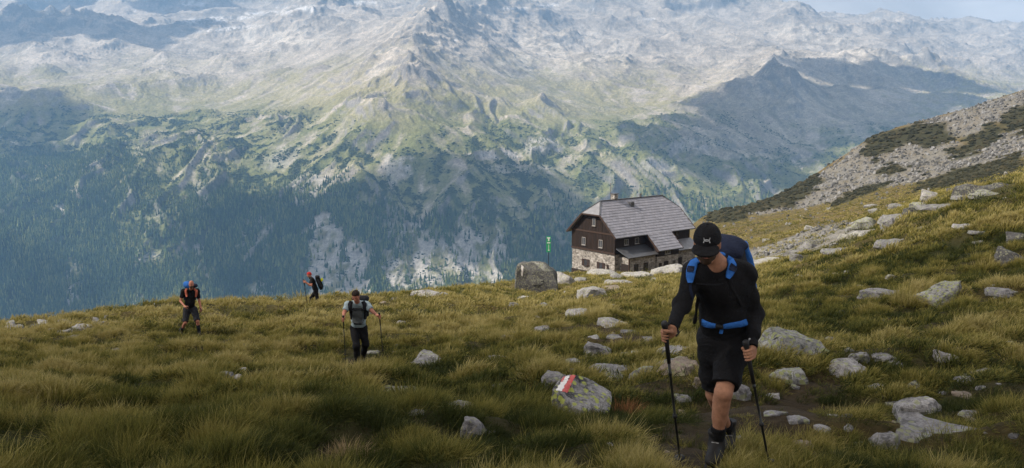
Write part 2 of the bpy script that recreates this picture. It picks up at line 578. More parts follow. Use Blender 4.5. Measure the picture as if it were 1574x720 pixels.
def flow_streaks(step, n, wl, seed):
    """noise drawn out along the fall line: gullies, rock ribs, scree runs"""
    gx, gy = grads(); acc = np.zeros_like(FZ)
    sc = step * np.clip(FY / 4000, .6, 2)
    for sg in (1, -1):
        x = FX.copy(); y = FY.copy()
        for k in range(n):
            i = np.clip(np.searchsorted(fy, y.ravel()).reshape(y.shape), 0, NR - 1)
            j = np.clip(((x / y - fu[0]) / (fu[1] - fu[0])).astype(int), 0, NC - 1)
            a = gx[i, j]; b = gy[i, j]; l = np.hypot(a, b) + 1e-3
            x = x + sg * sc * a / l; y = np.clip(y + sg * sc * b / l, 950, 10390)
            acc += pn(x / wl, y / wl, seed) + .5 * pn(x / wl * 2.1, y / wl * 2.1, seed + 4)
    acc /= np.std(acc)
    return acc


STK = flow_streaks(26, 7, 60, 151)
FZ = FZ - np.abs(np.clip(STK, -2, 2)) * -3.2 * sst(2400, 3200, FY) * np.clip(FY / 4500, .7, 1.6) - STK * 2.0
dzdy = np.gradient(FZ, axis=0) / np.gradient(FY, axis=0)
dzdx = np.gradient(FZ, axis=1) / np.gradient(FX, axis=1)
FSL = np.hypot(dzdx, dzdy)
# curvature: hollows gather scree, ribs stay bare
def blur(a, n):
    for _ in range(n):
        a = (a + np.roll(a, 1, 0) + np.roll(a, -1, 0) + np.roll(a, 1, 1) + np.roll(a, -1, 1)) / 5
    return a
FCV = np.clip((FZ - blur(FZ, 8)) / (0.0022 * FY), -1, 1)
FPX, FPY = proj(FX, FY, FZ)
n1 = fbm(FX / 620, FY / 620, 5, 101); n2 = fbm(FX / 130, FY / 130, 4, 111); n3 = fbm(FX / 45, FY / 45, 3, 121)


def patch(px, py, rx, ry, rot=0.0):
    """1 inside an uneven patch of ground that the photograph shows round (px, py)"""
    c, s = math.cos(rot), math.sin(rot)
    a = (FPX - px) * c + (FPY - py) * s; b = -(FPX - px) * s + (FPY - py) * c
    r = np.hypot(a / rx, b / ry) + n1 * 0.3 + n2 * 0.5 + n3 * 0.55
    return 1 - sst(0.72, 1.1, r)


def lerp3(a, b, t):
    return a + (np.asarray(b) - a) * t[..., None]


rock = np.array([0.31, 0.278, 0.238])
C = np.ones((NR, NC, 3)) * rock
C *= (1 + 0.30 * n2 + 0.25 * n3 + 0.25 * n1 + .13 * STK)[..., None]
C = lerp3(C, (0.17, 0.165, 0.16), sst(0.75, 1.3, FSL + n2 * 0.4) * 0.75)          # steep bare rock is darker
C = lerp3(C, (0.39, 0.36, 0.32), sst(0.1, 0.9, -FCV + n2 * 0.5 + STK * .3) * (1 - sst(0.8, 1.2, FSL)) * (.3 + .45 * sst(-100, 150, FZ)))   # scree
zn = FZ + n1 * 170 + n2 * 90
stony = np.maximum.reduce([patch(1240, 150, 260, 75, .05), patch(1190, 110, 120, 50), patch(1150, 215, 130, 40)]) * .75
alp = (1 - sst(60, 420, zn + 130 * np.clip(FCV, -1, 1) - 60 * sst(0.2, 0.8, n3))) * (1 - sst(0.8, 1.25, FSL + n3 * 0.5)) * sst(-1.0, 0.2, n2 + n3 * 0.4 - STK * .25 - .3 * sst(0, 250, FZ))
C = lerp3(C, (0.225, 0.205, 0.095), alp * 0.88 * (1 - stony))                                     # dry alpine grass
grn = (1 - sst(-130, 90, zn)) * sst(-0.8, 0.2, n2 * .6 + 0.6 * n1 - .25 * STK) * (1 - sst(1.05, 1.6, FSL))
C = lerp3(C, (0.125, 0.138, 0.048), grn * 0.88 * (1 - stony))
shr = (1 - sst(-160, 20, FZ + n1 * 150 + 90 * sst(430, 620, FPX) * (1 - sst(850, 1000, FPX)))) * sst(0.0, 0.3, n3 * 0.6 + n2 * 0.5 - STK * .12 + 0.06)
shr = shr * (1 - .75 * sst(860, 980, FPX))
C = lerp3(C, (0.03, 0.045, 0.02), shr * 0.85 * (1 - stony))
# bare slabs and pale gullies in the wood
SLAB = np.maximum.reduce([
    patch(690, 405, 105, 46, -0.1), patch(740, 395, 45, 60, 0.2), patch(610, 420, 26, 30), patch(497, 400, 26, 70, 0.15), patch(530, 440, 40, 26), patch(545, 415, 20, 45),
    patch(640, 365, 45, 18, 0.3) * 0.8, patch(93, 322, 12, 9), patch(112, 440, 16, 44, 0.1) * 0.8, patch(228, 398, 34, 15) * 0.7, patch(205, 478, 12, 28, 0.4) * 0.8, patch(240, 475, 40, 9),
    patch(305, 388, 12, 14) * 0.8, patch(385, 375, 26, 45, 0.3) * 0.55, patch(405, 452, 24, 18) * 0.7, patch(310, 300, 10, 26, -0.3) * .7, patch(470, 290, 22, 30, 0.4) * 0.7, patch(625, 255, 16, 20), patch(835, 225, 34, 16), patch(760, 238, 40, 8),
    patch(800, 260, 60, 10) * .6, patch(1010, 255, 30, 12) * .7, patch(1060, 225, 40, 12) * .6, patch(600, 270, 14, 36) * .7, patch(430, 245, 36, 16, -.4) * .5, patch(560, 470, 25, 20) * 0.6])
FWD_ = (1 - sst(-360, -200, FZ + n1 * 150 + n2 * 70 + STK * 14 + 120 * sst(430, 600, FPX) - 70 * (1 - sst(100, 420, FPX)))) * (1 - SLAB) * (1 - .42 * sst(300, 520, FPX)) * (1 - .7 * sst(870, 960, FPX)) * (1 - .85 * sst(.55, 1.3, STK + n1 * .5) * sst(-420, -250, FZ)) * (1 - .8 * sst(.32, .5, n1 + .4 * n2))
C = lerp3(C, (0.036, 0.050, 0.020), FWD_ * 0.9)
C = lerp3(C, (0.34, 0.325, 0.30), SLAB * sst(-0.5, 0.1, n3 * .7 + n2 * 0.4 + STK * .22) * 0.95)
C = lerp3(C, (0.12, 0.12, 0.05), SLAB * sst(0.1, 0.5, n2 - n3 * 0.4 - STK * .35) * 0.75)
C = lerp3(C, (0.42, 0.40, 0.36), SLAB * sst(0.2, 0.5, n3) * 0.5)
# glaciers and snow
snow = np.maximum.reduce([patch(330, 30, 60, 5, -0.06), patch(420, 20, 70, 4, -0.05), patch(470, 12, 50, 4), patch(350, 45, 60, 3, -.1), patch(300, 6, 26, 6), patch(790, 13, 22, 3), patch(845, 8, 20, 3), patch(906, 14, 9, 4), patch(128, 36, 5, 4), patch(205, 17, 8, 2), patch(700, 62, 5, 2), patch(1000, 30, 14, 3), patch(1095, 12, 10, 3), patch(560, 5, 30, 4)])
C = lerp3(C, (0.58, 0.58, 0.58), snow * sst(-0.35, 0.35, n3 * .6 + n2 + STK * .2) * .85)
pale = np.maximum.reduce([patch(880, 75, 110, 40), patch(1250, 55, 90, 22), patch(1330, 85, 90, 14), patch(430, 60, 90, 25), patch(790, 105, 40, 18)])
C = lerp3(C, (0.50, 0.465, 0.41), pale * sst(-0.3, 0.3, n2 + n3 * 0.5) * 0.6)
C = np.clip(C, 0.012, 0.85)

m = M('mountain_ground')
pz = m.pos()
d1 = m.noise(pz, 0.06, 6, 0.65, 0.4); d2 = m.noise(m.pos((0.16, 0.05, 0.16)), 1.0, 5, 0.7)
ca = m.attr('col', 'Color')
mul = m.ramp(d1, (0.25, 0.68), (0.5, 1.0), (0.75, 1.36))
cc = m.mix(1.0, ca, mul, 'MULTIPLY')
mul2 = m.ramp(d2, (0.3, 0.7), (0.7, 1.3))
cc = m.mix(1.0, cc, mul2, 'MULTIPLY')
nb = m.bump(m.noise(pz, 0.035, 8, 0.7, 0.4), 0.7, 11.0)
MAT_MOUNT = m.done(cc, 0.95, nb, spec=0.1)
me = mesh_np('mountain', np.stack([FX, FY, FZ], -1).reshape(-1, 3), grid_faces(NR, NC))
vcol(me, 'col', C.reshape(-1, 3))
tag(put('mountain', me, MAT_MOUNT), kind='structure')


def far_hit(px, py):
    d = ray(px, py); d = d / d[1]
    j = np.clip((d[0] - fu[0]) / (fu[1] - fu[0]), 0, NC - 1.001); j0 = int(j)
    zc = FZ[:, j0] * (1 - (j - j0)) + FZ[:, j0 + 1] * (j - j0)
    k = np.nonzero(zc > d[2] * fy)[0]
    k = [i for i in k if fy[i] > 1500]
    y = fy[k[0]] if len(k) else 9000.0
    return Vector((d[0] * y, y, d[2] * y))


# ------------------------------------------------------------------ near hillside: mesh
nu = np.linspace(-0.86, 0.86, 620)
ny = np.concatenate([np.linspace(-2.8, 3.0, 30)[:-1], np.geomspace(3.0, 140, 400)[:-1], np.geomspace(140, 1000, 170)])
NX = nu[None] * (ny[:, None] + 4.0); NY = np.repeat(ny[:, None], len(nu), 1)
NZ = near_h(NX, NY)
NPX, NPY = proj(NX, NY, NZ)
a1 = fbm(NX / 1.6, NY / 1.6, 3, 201); a2 = fbm(NX / 9, NY / 9, 3, 211); a3 = fbm(NX / 45, NY / 45, 4, 221)


def inside(poly, px, py):
    r = np.zeros(np.shape(px), bool); n = len(poly)
    for i in range(n):
        x0, y0 = poly[i]; x1, y1 = poly[(i + 1) % n]
        c = ((y0 > py) != (y1 > py)) & (px < (x1 - x0) * (py - y0) / (y1 - y0 + 1e-9) + x0)
        r ^= c
    return r


# areas of the slope behind, outlined as the photograph shows them
SCREE = [[(1125, 336), (1190, 305), (1262, 268), (1310, 230), (1400, 192), (1600, 132), (1600, 176), (1500, 205), (1440, 225), (1600, 195), (1600, 235), (1500, 262), (1420, 278), (1330, 290), (1240, 318), (1180, 332)],
         [(1200, 372), (1260, 345), (1310, 335), (1330, 345), (1290, 372), (1240, 385), (1150, 405), (1140, 385)]]
BRUSH = [[(1085, 340), (1085, 322), (1140, 312), (1180, 318), (1130, 345)], [(1140, 315), (1205, 282), (1262, 268), (1262, 285), (1225, 318), (1150, 322)],
         [(1318, 240), (1335, 210), (1400, 194), (1450, 188), (1455, 205), (1400, 222), (1345, 245)], [(1450, 235), (1500, 205), (1530, 190), (1545, 200), (1500, 235), (1465, 245)],
         [(1345, 262), (1375, 250), (1395, 258), (1360, 270)], [(1265, 312), (1330, 285), (1370, 280), (1340, 296), (1280, 320)], [(1395, 292), (1450, 268), (1570, 235), (1580, 262), (1480, 288)],
         [(1380, 205), (1440, 195), (1470, 215), (1420, 230)], [(1540, 175), (1600, 150), (1600, 205), (1550, 205)]]


def near_kind(x, y, z):
    px, py = proj(x, y, z)
    wob = fbm(x / 22, y / 22, 3, 231) * 16
    wo2 = fbm(x / 22, y / 22, 3, 241) * 12
    far = y > 48
    sc = np.zeros(np.shape(x), bool); br = sc.copy()
    for p in SCREE: sc |= inside(p, px + wob, py + wo2)
    for p in BRUSH: br |= inside(p, px + wob, py + wo2)
    return sc & far & ~br, br & far


scr, bru = near_kind(NX, NY, NZ)
scr = blur(scr.astype(float), 2); bru = blur(bru.astype(float), 1)
PATHS = [(1180, 640, 120, 40), (1060, 690, 70, 40), (1250, 600, 60, 18), (560, 560, 50, 10), (1010, 600, 60, 16), (960, 525, 50, 14), (880, 560, 40, 10), (360, 590, 40, 10), (905, 505, 30, 8), (520, 700, 60, 20), (340, 660, 0, 0), (1130, 600, 40, 20)]


def bare(x, y, z):
    px, py = proj(x, y, z)
    b = np.zeros(np.shape(x))
    for cx, cy, rx, ry in PATHS:
        if rx:
            b = np.maximum(b, 1 - sst(0.6, 1.25, np.hypot((px - cx) / rx, (py - cy) / ry) + pn(x / .7, y / .7, 5) * 0.5))
    return b * (y < 60)


bar = bare(NX, NY, NZ)
G = np.ones(NX.shape + (3,)) * np.array([0.075, 0.066, 0.026])
G = lerp3(G, (0.115, 0.088, 0.034), sst(-0.1, 0.5, a2 + 0.5 * a1))
G = lerp3(G, (0.045, 0.052, 0.018), sst(0.0, 0.5, -a2 + a1 * 0.5) * 0.8)
gfar = sst(60, 140, NY)
G = lerp3(G, (0.105, 0.078, 0.033), gfar * (0.6 + 0.4 * sst(-.3, .3, a3)))
G = lerp3(G, (0.06, 0.056, 0.024), gfar * sst(0, .5, a2) * 0.8)
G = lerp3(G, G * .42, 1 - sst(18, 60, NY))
G = lerp3(G, (0.035, 0.026, 0.016), bar * 0.9)
G = lerp3(G, (0.15, 0.147, 0.14), np.clip(scr * (0.75 + a1 * 0.6), 0, 1))
G = lerp3(G, (0.026, 0.028, 0.016), bru * 0.9)
G = np.clip(G, 0.008, 0.5)
m = M('hillside_ground')
pz = m.pos()
mul = m.ramp(m.noise(pz, 9.0, 6, 0.7), (0.25, 0.45), (0.5, 1.0), (0.75, 1.5))
mul2 = m.ramp(m.noise(pz, 0.8, 5, 0.7), (0.3, 0.6), (0.7, 1.35))
cc = m.mix(1.0, m.mix(1.0, m.attr('col', 'Color'), mul, 'MULTIPLY'), mul2, 'MULTIPLY')
nb = m.bump(m.noise(pz, 14.0, 6, 0.7), 0.8, 0.06)
MAT_HILL = m.done(cc, 0.95, nb, spec=0.1)
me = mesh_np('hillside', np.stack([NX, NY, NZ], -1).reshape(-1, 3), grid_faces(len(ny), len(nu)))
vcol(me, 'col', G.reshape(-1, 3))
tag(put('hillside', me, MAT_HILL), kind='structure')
# ------------------------------------------------------------------ far wood, dwarf pines, clouds, haze
RNG = np.random.RandomState(12)


def conifer(seed):
    r = random.Random(seed); V = []; Fc = []
    V += [(-.02, -.02, -.12), (.02, -.02, -.12), (0, .025, -.12), (0, 0, .5)]
    Fc += [(0, 1, 3), (1, 2, 3), (2, 0, 3)]
    tiers = 4; lean = r.uniform(-.03, .03)
    for t in range(tiers):
        z0 = .06 + t * .2; z1 = min(1.0, z0 + .46 - t * .03); rad = .2 * (1 - t * .22) * r.uniform(.85, 1.15); n = 7
        b = len(V); ph = r.random() * 6
        for k in range(n):
            q = rad * (1.0 if k % 2 else .62) * r.uniform(.8, 1.15); a = ph + k * 2 * math.pi / n
            V.append((math.cos(a) * q, math.sin(a) * q, z0 - (.05 if k % 2 else -.02)))
        V.append((lean * t, 0, z1))
        for k in range(n):
            Fc.append((b + k, b + (k + 1) % n, b + n))
    return mesh_np('conifer', V, Fc, False)


def blob(seed, flat=0.6, sub=2, amp=0.35):
    bm = bmesh.new(); bmesh.ops.create_icosphere(bm, subdivisions=sub, radius=1)
    r = random.Random(seed); o = Vector((r.random() * 9, r.random() * 9, r.random() * 9))
    from mathutils import noise as mn
    for v in bm.verts:
        d = v.co.copy()
        k = 1 + amp * mn.noise(d * 1.7 + o) + amp * .7 * mn.noise(d * 4.1 + o)
        v.co = Vector((d.x * k, d.y * k, d.z * k * flat))
    me = bpy.data.meshes.new('blob'); bm.to_mesh(me); bm.free()
    return me


def tint_mat(name, stops, rough=0.9, trans=0.0, extra=None):
    m = M(name)
    t = m.attr('tint', 'Fac', 'INSTANCER')
    c = m.ramp(t, *stops)
    nz = m.noise(m.coord('Object'), 3.0, 3)
    c = m.mix(1.0, c, m.ramp(nz, (0.3, 0.75), (0.7, 1.25)), 'MULTIPLY')
    mt = m.done(c, rough, spec=0.15)
    if trans:
        b = [n for n in m.t.nodes if n.type == 'BSDF_PRINCIPLED'][0]
        tr = m.n('ShaderNodeBsdfTranslucent'); m.set(tr, 'Color', c)
        mx = m.n('ShaderNodeMixShader'); mx.inputs[0].default_value = trans
        m.t.links.new(b.outputs[0], mx.inputs[1]); m.t.links.new(tr.outputs[0], mx.inputs[2])
        m.t.links.new(mx.outputs[0], m.out.inputs['Surface'])
    return mt


MAT_CONIF = tint_mat('conifer_needles', ((0.0, (0.030, 0.050, 0.018)), (0.6, (0.07, 0.105, 0.030)), (0.85, (0.105, 0.13, 0.036)), (1.0, (0.18, 0.20, 0.06))))
MAT_PINE = tint_mat('dwarf_pine', ((0.0, (0.022, 0.036, 0.015)), (1.0, (0.05, 0.06, 0.022))))

cell = np.abs(np.gradient(FX, axis=1) * np.gradient(FY, axis=0)) * np.sqrt(1 + np.minimum(FSL, 2) ** 2)
vis = (FY > 2250) & (FY < 4600) & (np.abs(FX / FY) < 0.66) & (FPY > 60)


def pick(prob, n):
    p = (prob * cell * vis).ravel(); p = p / p.sum()
    k = RNG.choice(len(p), n, p=p)
    i, j = np.divmod(k, NC)
    i = np.clip(i, 0, NR - 2); j = np.clip(j, 0, NC - 2)
    a = RNG.rand(n); b = RNG.rand(n)
    f = lambda A: (A[i, j] * (1 - a) + A[i + 1, j] * a) * (1 - b) + (A[i, j + 1] * (1 - a) + A[i + 1, j + 1] * a) * b
    return np.stack([f(FX), f(FY), f(FZ)], 1), i, j


dens = np.clip(FWD_ * (0.45 + 0.8 * sst(-0.3, 0.3, n2 + n3 * .6)) * (1 - sst(1.1, 1.7, FSL)) + 0.03 * SLAB, 0, 1) * (FY < 4300)
NT = 62000
P, i, j = pick(dens, NT)
zz = P[:, 2] + n1[i, j] * 80
hgt = (15 + 13 * RNG.rand(NT)) * (1 - 0.45 * sst(-420, -200, zz))
protos = [conifer(s) for s in range(5)]
for q in protos: q.materials.append(MAT_CONIF)
rot = np.zeros((NT, 3)); rot[:, 2] = RNG.rand(NT) * 6.28; rot[:, :2] = RNG.randn(NT, 2) * .03
sc3 = np.stack([hgt * 1.05, hgt * 1.05, hgt], 1)
scatter('forest', P, rot, sc3, RNG.randint(0, 5, NT), np.clip(RNG.rand(NT) * 1.0 + n2[i, j] * .6, 0, 1), protos)

NB = 42000
dens = np.clip(shr * (1 - FWD_ * .7) * (1 - SLAB * .8) * (1 - sst(1.0, 1.6, FSL)) * sst(-.1, .3, n2 + n3), 0, 1)
P, i, j = pick(dens, NB)
protos = [blob(s, .55, 1) for s in range(4)]
for q in protos: q.materials.append(MAT_PINE)
rot = np.zeros((NB, 3)); rot[:, 2] = RNG.rand(NB) * 6.28
s = 2.2 + 4.2 * RNG.rand(NB) ** 2
scatter('dwarf_pines', P, rot, s, RNG.randint(0, 4, NB), RNG.rand(NB), protos)

# clouds: each hangs over the ground that lies in its shade
m = M('shade_cloud')
MAT_CLOUD = m.done(m.ramp(m.noise(m.pos(), 0.004, 6, .6), (.3, (.78, .78, .8)), (.7, (.9, .9, .9))), 1.0, spec=0.0)
CLOUD_Z = 2350.0


def shade_cloud(points, r, seed):
    """POINTS: ground points in its shade"""
    rnd = random.Random(seed)
    c = [p + SUN_TO * ((CLOUD_Z - p.z) / SUN_TO.z) for p in points]
    mid = sum(c, Vector()) / len(c)
    V = []; Fc = []; n = 0
    for q in c:
        k = r * rnd.uniform(.75, 1.2)
        me = blob(rnd.randint(0, 9999), .5, 3, .45)
        v = np.empty(len(me.vertices) * 3, np.float32); me.vertices.foreach_get('co', v); v = v.reshape(-1, 3)
        f = np.array([p.vertices[:] for p in me.polygons])
        bpy.data.meshes.remove(me)
        v = v * k; v[:, 2] = np.where(v[:, 2] < 0, v[:, 2] * .45, v[:, 2])
        V.append(v + np.array(q - mid) + np.array((0, 0, rnd.uniform(-.1, .3) * k))); Fc.append(f + n); n += len(v)
    o = put('shade_cloud', mesh_np('shade_cloud', np.concatenate(V), np.concatenate(Fc)), MAT_CLOUD)
    o.location = mid
    tag(o, kind='structure')
    return o


def shade(poly, step, r, seed, hit=far_hit):
    xs = [a for a, b in poly]; ys = [b for a, b in poly]
    rnd = random.Random(seed); pts = []
    y = min(ys)
    while y <= max(ys):
        x = min(xs) + rnd.uniform(0, step)
        while x <= max(xs):
            a, b = x + rnd.uniform(-.3, .3) * step, y + rnd.uniform(-.3, .3) * step * .7
            if bool(inside(poly, np.array([a]), np.array([b]))[0]):
                pts.append(hit(a, b))
            x += step
        y += step * .7
    return shade_cloud(pts, r, seed)


shade([(320, 335), (400, 305), (470, 312), (505, 350), (490, 440), (400, 470), (330, 440)], 27, 70, 1)
shade([(560, 285), (640, 250), (720, 246), (810, 256), (880, 300), (890, 390), (830, 430), (740, 370), (620, 385), (540, 450), (490, 400), (500, 320)], 25, 74, 2)
shade([(1000, 225), (1100, 140), (1190, 85), (1290, 110), (1420, 108), (1540, 150), (1420, 200), (1290, 230), (1170, 275), (1060, 250)], 36, 150, 3)
shade([(-80, 0), (340, 0), (330, 25), (210, 62), (-80, 80)], 60, 250, 9)
shade([(-60, 370), (60, 400), (150, 420), (180, 520), (-60, 520)], 32, 60, 4)
shade([(-80, 165), (40, 150), (115, 160), (60, 235), (-80, 245)], 22, 105, 6)
shade_cloud([Vector((x, y, -3)) for x, y in ((-900, -478), (-500, -458), (-150, -468), (200, -458), (600, -448), (-700, -298), (-350, -296), (0, -300), (330, -306), (650, -300), (-250, -168), (80, -178), (300, -173), (-60, -158))], 190, 7)  # unseen cloud, added to darken the near meadow towards the bottom edge

# the air of the valley
zlo = min(float(FZ.min()), float(NZ.min())) - 1.0
zhi = float(FZ.max()) + 40
bm = bmesh.new(); bmesh.ops.create_cube(bm, size=1)
for v in bm.verts:
    v.co = Vector((v.co.x * 16800, 5150 + v.co.y * 10700, (zlo + zhi) / 2 + v.co.z * (zhi - zlo)))
me = bpy.data.meshes.new('haze'); bm.to_mesh(me); bm.free()
mh = bpy.data.materials.new('haze'); mh.use_nodes = True; t = mh.node_tree; t.nodes.clear()
o_ = t.nodes.new('ShaderNodeOutputMaterial'); pv = t.nodes.new('ShaderNodeVolumePrincipled')
pv.inputs['Color'].default_value = (0.26, 0.535, 0.95, 1)
pv.inputs['Density'].default_value = 0.86e-4
pv.inputs['Anisotropy'].default_value = 0.1
pv.inputs['Density Attribute'].default_value = ''
pv.inputs['Temperature Attribute'].default_value = ''
t.links.new(pv.outputs['Volume'], o_.inputs['Volume'])
tag(put('haze', me, mh), kind='stuff')
# ------------------------------------------------------------------ rocks
from mathutils import noise as mnoise


def rock_mat(name, base, dark, lichen, lam, dsc=9.0, dth=.48):
    m = M(name)
    p = m.pos()
    big = m.noise(p, 3.0, 6, .65, .3); fine = m.noise(p, 38.0, 5, .7)
    c = m.ramp(big, (.28, tuple(x * .5 for x in base)), (.45, base), (.72, tuple(min(1, x * 1.45) for x in base)))
    c = m.mix(1.0, c, m.ramp(fine, (.28, .5), (.5, 1.0), (.74, 1.45)), 'MULTIPLY')
    dk = m.ramp(m.noise(p, dsc, 8, .78, .6), (dth, 0.0), (dth + .12, 1.0))
    c = m.mix(m.math('MULTIPLY', dk, dark), c, (.035, .035, .036))
    # crusts of lichen, small uneven discs
    vo = m.voro(p, 13.0); br = m.noise(p, 26.0, 5, .7)
    spot = m.math('SUBTRACT', vo, m.math('MULTIPLY', br, .42))
    area = m.ramp(m.noise(p, 4.2, 4, .6), (.5 - lam * .32, 0.0), (.56 - lam * .3, 1.0))
    li = m.math('MULTIPLY', m.ramp(spot, (.14, 1.0), (.24, 0.0)), area)
    c = m.mix(m.math('MULTIPLY', li, .9 if lam > 0 else 0.0), c, lichen)
    h = m.math('ADD', m.noise(p, 11.0, 8, .75, .4), m.math('MULTIPLY', m.voro(p, 6.0, 'DISTANCE_TO_EDGE'), .5))
    return m.done(c, .9, m.bump(h, .9, .035), spec=.2)


RM = {
    'mark': rock_mat('granite_marked', (.21, .205, .205), 1.0, (.30, .33, .08), .42, 3.5, .43),
    'pale': rock_mat('granite_pale', (.25, .242, .242), .6, (.24, .25, .15), .2),
    'grey': rock_mat('granite_grey', (.185, .181, .186), .7, (.19, .2, .12), .2),
    'dark': rock_mat('granite_dark', (.075, .074, .073), .8, (.2, .2, .14), .2),
    'lich': rock_mat('granite_lichen', (.20, .20, .19), .85, (.21, .225, .10), .5),
    'brown': rock_mat('stone_brown', (.19, .155, .125), .5, (.2, .2, .12), .1),
}


def rough_up(bm, size, seed, amp=0.05, cuts=3):
    """turn a hard convex block into weathered stone"""
    bmesh.ops.bevel(bm, geom=bm.edges[:], offset=size * .012, segments=1, affect='EDGES', profile=.6)
    bmesh.ops.triangulate(bm, faces=bm.faces[:])
    for _ in range(cuts):
        lim = size * .07
        long_e = [e for e in bm.edges if e.calc_length() > lim]
        if not long_e: break
        bmesh.ops.subdivide_edges(bm, edges=long_e, cuts=1, use_grid_fill=False)
        bmesh.ops.triangulate(bm, faces=bm.faces[:])
    bmesh.ops.smooth_vert(bm, verts=bm.verts[:], factor=.04, use_axis_x=True, use_axis_y=True, use_axis_z=True)
    bm.normal_update()
    o = Vector((seed * 3.1, seed * 1.7, -seed * 2.3))
    for v in bm.verts:
        q = v.co / size
        n = mnoise.noise(q * 3.2 + o) * 1.0 + mnoise.noise(q * 8 + o) * .5 + mnoise.noise(q * 19 + o) * .28
        c = mnoise.noise(Vector((q.x * 2.2, q.y * 2.2, q.z * 7)) + o)
        v.co += v.normal * size * amp * (n + (.7 if c > .12 else 0) - .3)


def hull_rock(pts, seed, amp=.05, cuts=3):
    bm = bmesh.new()
    for p in pts: bm.verts.new(p)
    r = bmesh.ops.convex_hull(bm, input=bm.verts[:])
    bmesh.ops.delete(bm, geom=[g for g in set(r['geom_unused'] + r['geom_interior']) if isinstance(g, bmesh.types.BMVert)], context='VERTS')
    size = max((a.co - b.co).length for a in bm.verts for b in bm.verts)
    rough_up(bm, size, seed, amp, cuts)
    me = bpy.data.meshes.new('rock')
    bm.to_mesh(me); bm.free()
    for p in me.polygons: p.use_smooth = True
    me.set_sharp_from_angle(angle=math.radians(30))
    return me


def block_pts(w, d, h, seed):
    """corners of a broken slab: uneven outline, tilted top, one side higher, some corners knocked off"""
    r = random.Random(seed); P = []
    tx, ty = r.uniform(-.42, .42), r.uniform(-.15, .4)
    n = r.choice((5, 5, 6, 7)); ph = r.random() * 6.3
    sh = Vector((r.uniform(-.14, .14) * w, r.uniform(-.1, .14) * d, 0))
    for k in range(n):
        a = ph + (k + r.uniform(-.42, .42)) * 2 * math.pi / n
        q = r.uniform(.78, 1.12); x, y = math.cos(a) * w / 2 * q, math.sin(a) * d / 2 * q
        P.append(Vector((x * 1.08, y * 1.08, -h * .6)))
        P.append(Vector((x, y, h * r.uniform(-.05, .35))))
        if r.random() < .85:
            s = r.uniform(.55, .96)
            P.append(Vector((x * s, y * s, h * (.68 + r.uniform(-.1, .1)) + tx * x * h / w * 1.5 + ty * y * h / d * 1.4)) + sh)
    return P


ROCK_SPOTS = []


def rock(px, py, wp, hp, mat, label, group='stones lying in the meadow', yfix=None, seed=None, name='rock'):
    g = near_hit(px, py) if yfix is None else W(px, py, yfix)
    s = g.y / F_PX
    w = wp * s * 1.22; d = w * .8
    h = max(.55 * hp, hp - .16 * wp) * s * 1.15
    seed = len(ROCK_SPOTS) + 5 if seed is None else seed
    x, y = g.x, g.y + d * .42
    z = float(near_h(x, y)) if yfix is None else g.z
    me = hull_rock(block_pts(w, d, h, seed), seed, .03, 3 if wp > 40 else 2)
    o = put(name, me, RM[mat])
    o.location = (x, y, z + h * .11)
    tag(o, label, 'boulder' if name == 'boulder' else 'rock', group)
    ROCK_SPOTS.append((x, y, w * .40, d * .40))
    return o


def place_hull(name, pix, mat, label, seed, group=None, amp=.04, cuts=4):
    P = [W(*p) for p in pix]
    c = sum(P, Vector()) / len(P)
    o = put(name, hull_rock([p - c for p in P], seed, amp, cuts), RM[mat])
    o.location = c
    tag(o, label, 'boulder' if name == 'boulder' else 'rock', group)
    xs = [p.x for p in P]; ys = [p.y for p in P]
    ROCK_SPOTS.append((c.x, c.y, (max(xs) - min(xs)) * .36, (max(ys) - min(ys)) * .36))
    return o


# the stone with the trail mark
yp = near_hit(893, 640).y
dy = yp - 8.2
PB = place_hull('boulder', [(843, 612, 8.3 + dy), (850, 598, 8.3 + dy), (866, 577, 8.6 + dy), (884, 574, 8.72 + dy), (912, 583, 8.8 + dy), (941, 600, 8.72 + dy), (940, 634, 8.3 + dy), (934, 655, 8.25 + dy),
                (905, 655, 8.1 + dy), (904, 632, 8.12 + dy), (872, 622, 8.14 + dy), (868, 645, 8.16 + dy), (848, 632, 8.3 + dy), (866, 610, 8.9 + dy), (935, 630, 9.0 + dy)], 'mark',
                'lichen spotted boulder carrying a red and white painted trail mark', 3, amp=.022)
bpy.context.view_layer.update()
_bm = bmesh.new(); _bm.from_mesh(PB.data); _bm.transform(PB.matrix_world)
_bv = BVHTree.FromBMesh(_bm); _bm.free()


def decal(corners, mat, name, parent, bvh, off=.004, nx=10, ny=16, jag=.0, seed=1):
    """paint on stone: a thin skin laid over the surface; CORNERS in photo pixels: two left (top, bottom), two right"""
    (a, b, c, d) = corners; V = []; Fc = []; r = random.Random(seed); ok = {}
    for j in range(ny + 1):
        t = j / ny
        la = (a[0] + (b[0] - a[0]) * t, a[1] + (b[1] - a[1]) * t); ra = (c[0] + (d[0] - c[0]) * t, c[1] + (d[1] - c[1]) * t)
        for i in range(nx + 1):
            s = i / nx
            e = jag * (1 if i in (0, nx) or j in (0, ny) else 0)
            px = la[0] + (ra[0] - la[0]) * s + r.uniform(-e, e); py = la[1] + (ra[1] - la[1]) * s + r.uniform(-e, e)
            dr = Vector(ray(px, py)).normalized()
            hit = bvh.ray_cast(Vector((0, 0, 0)), dr)
            if hit[0] is not None:
                ok[(j, i)] = len(V); V.append(hit[0] + hit[1] * off)
    for j in range(ny):
        for i in range(nx):
            q = [(j, i), (j, i + 1), (j + 1, i + 1), (j + 1, i)]
            if all(k in ok for k in q): Fc.append([ok[k] for k in q])
    if not Fc:
        print('NO DECAL', name, corners); return None
    inv = parent.matrix_world.inverted()
    me = mesh_np(name, [inv @ v for v in V], Fc)
    return put(name, me, mat, parent)


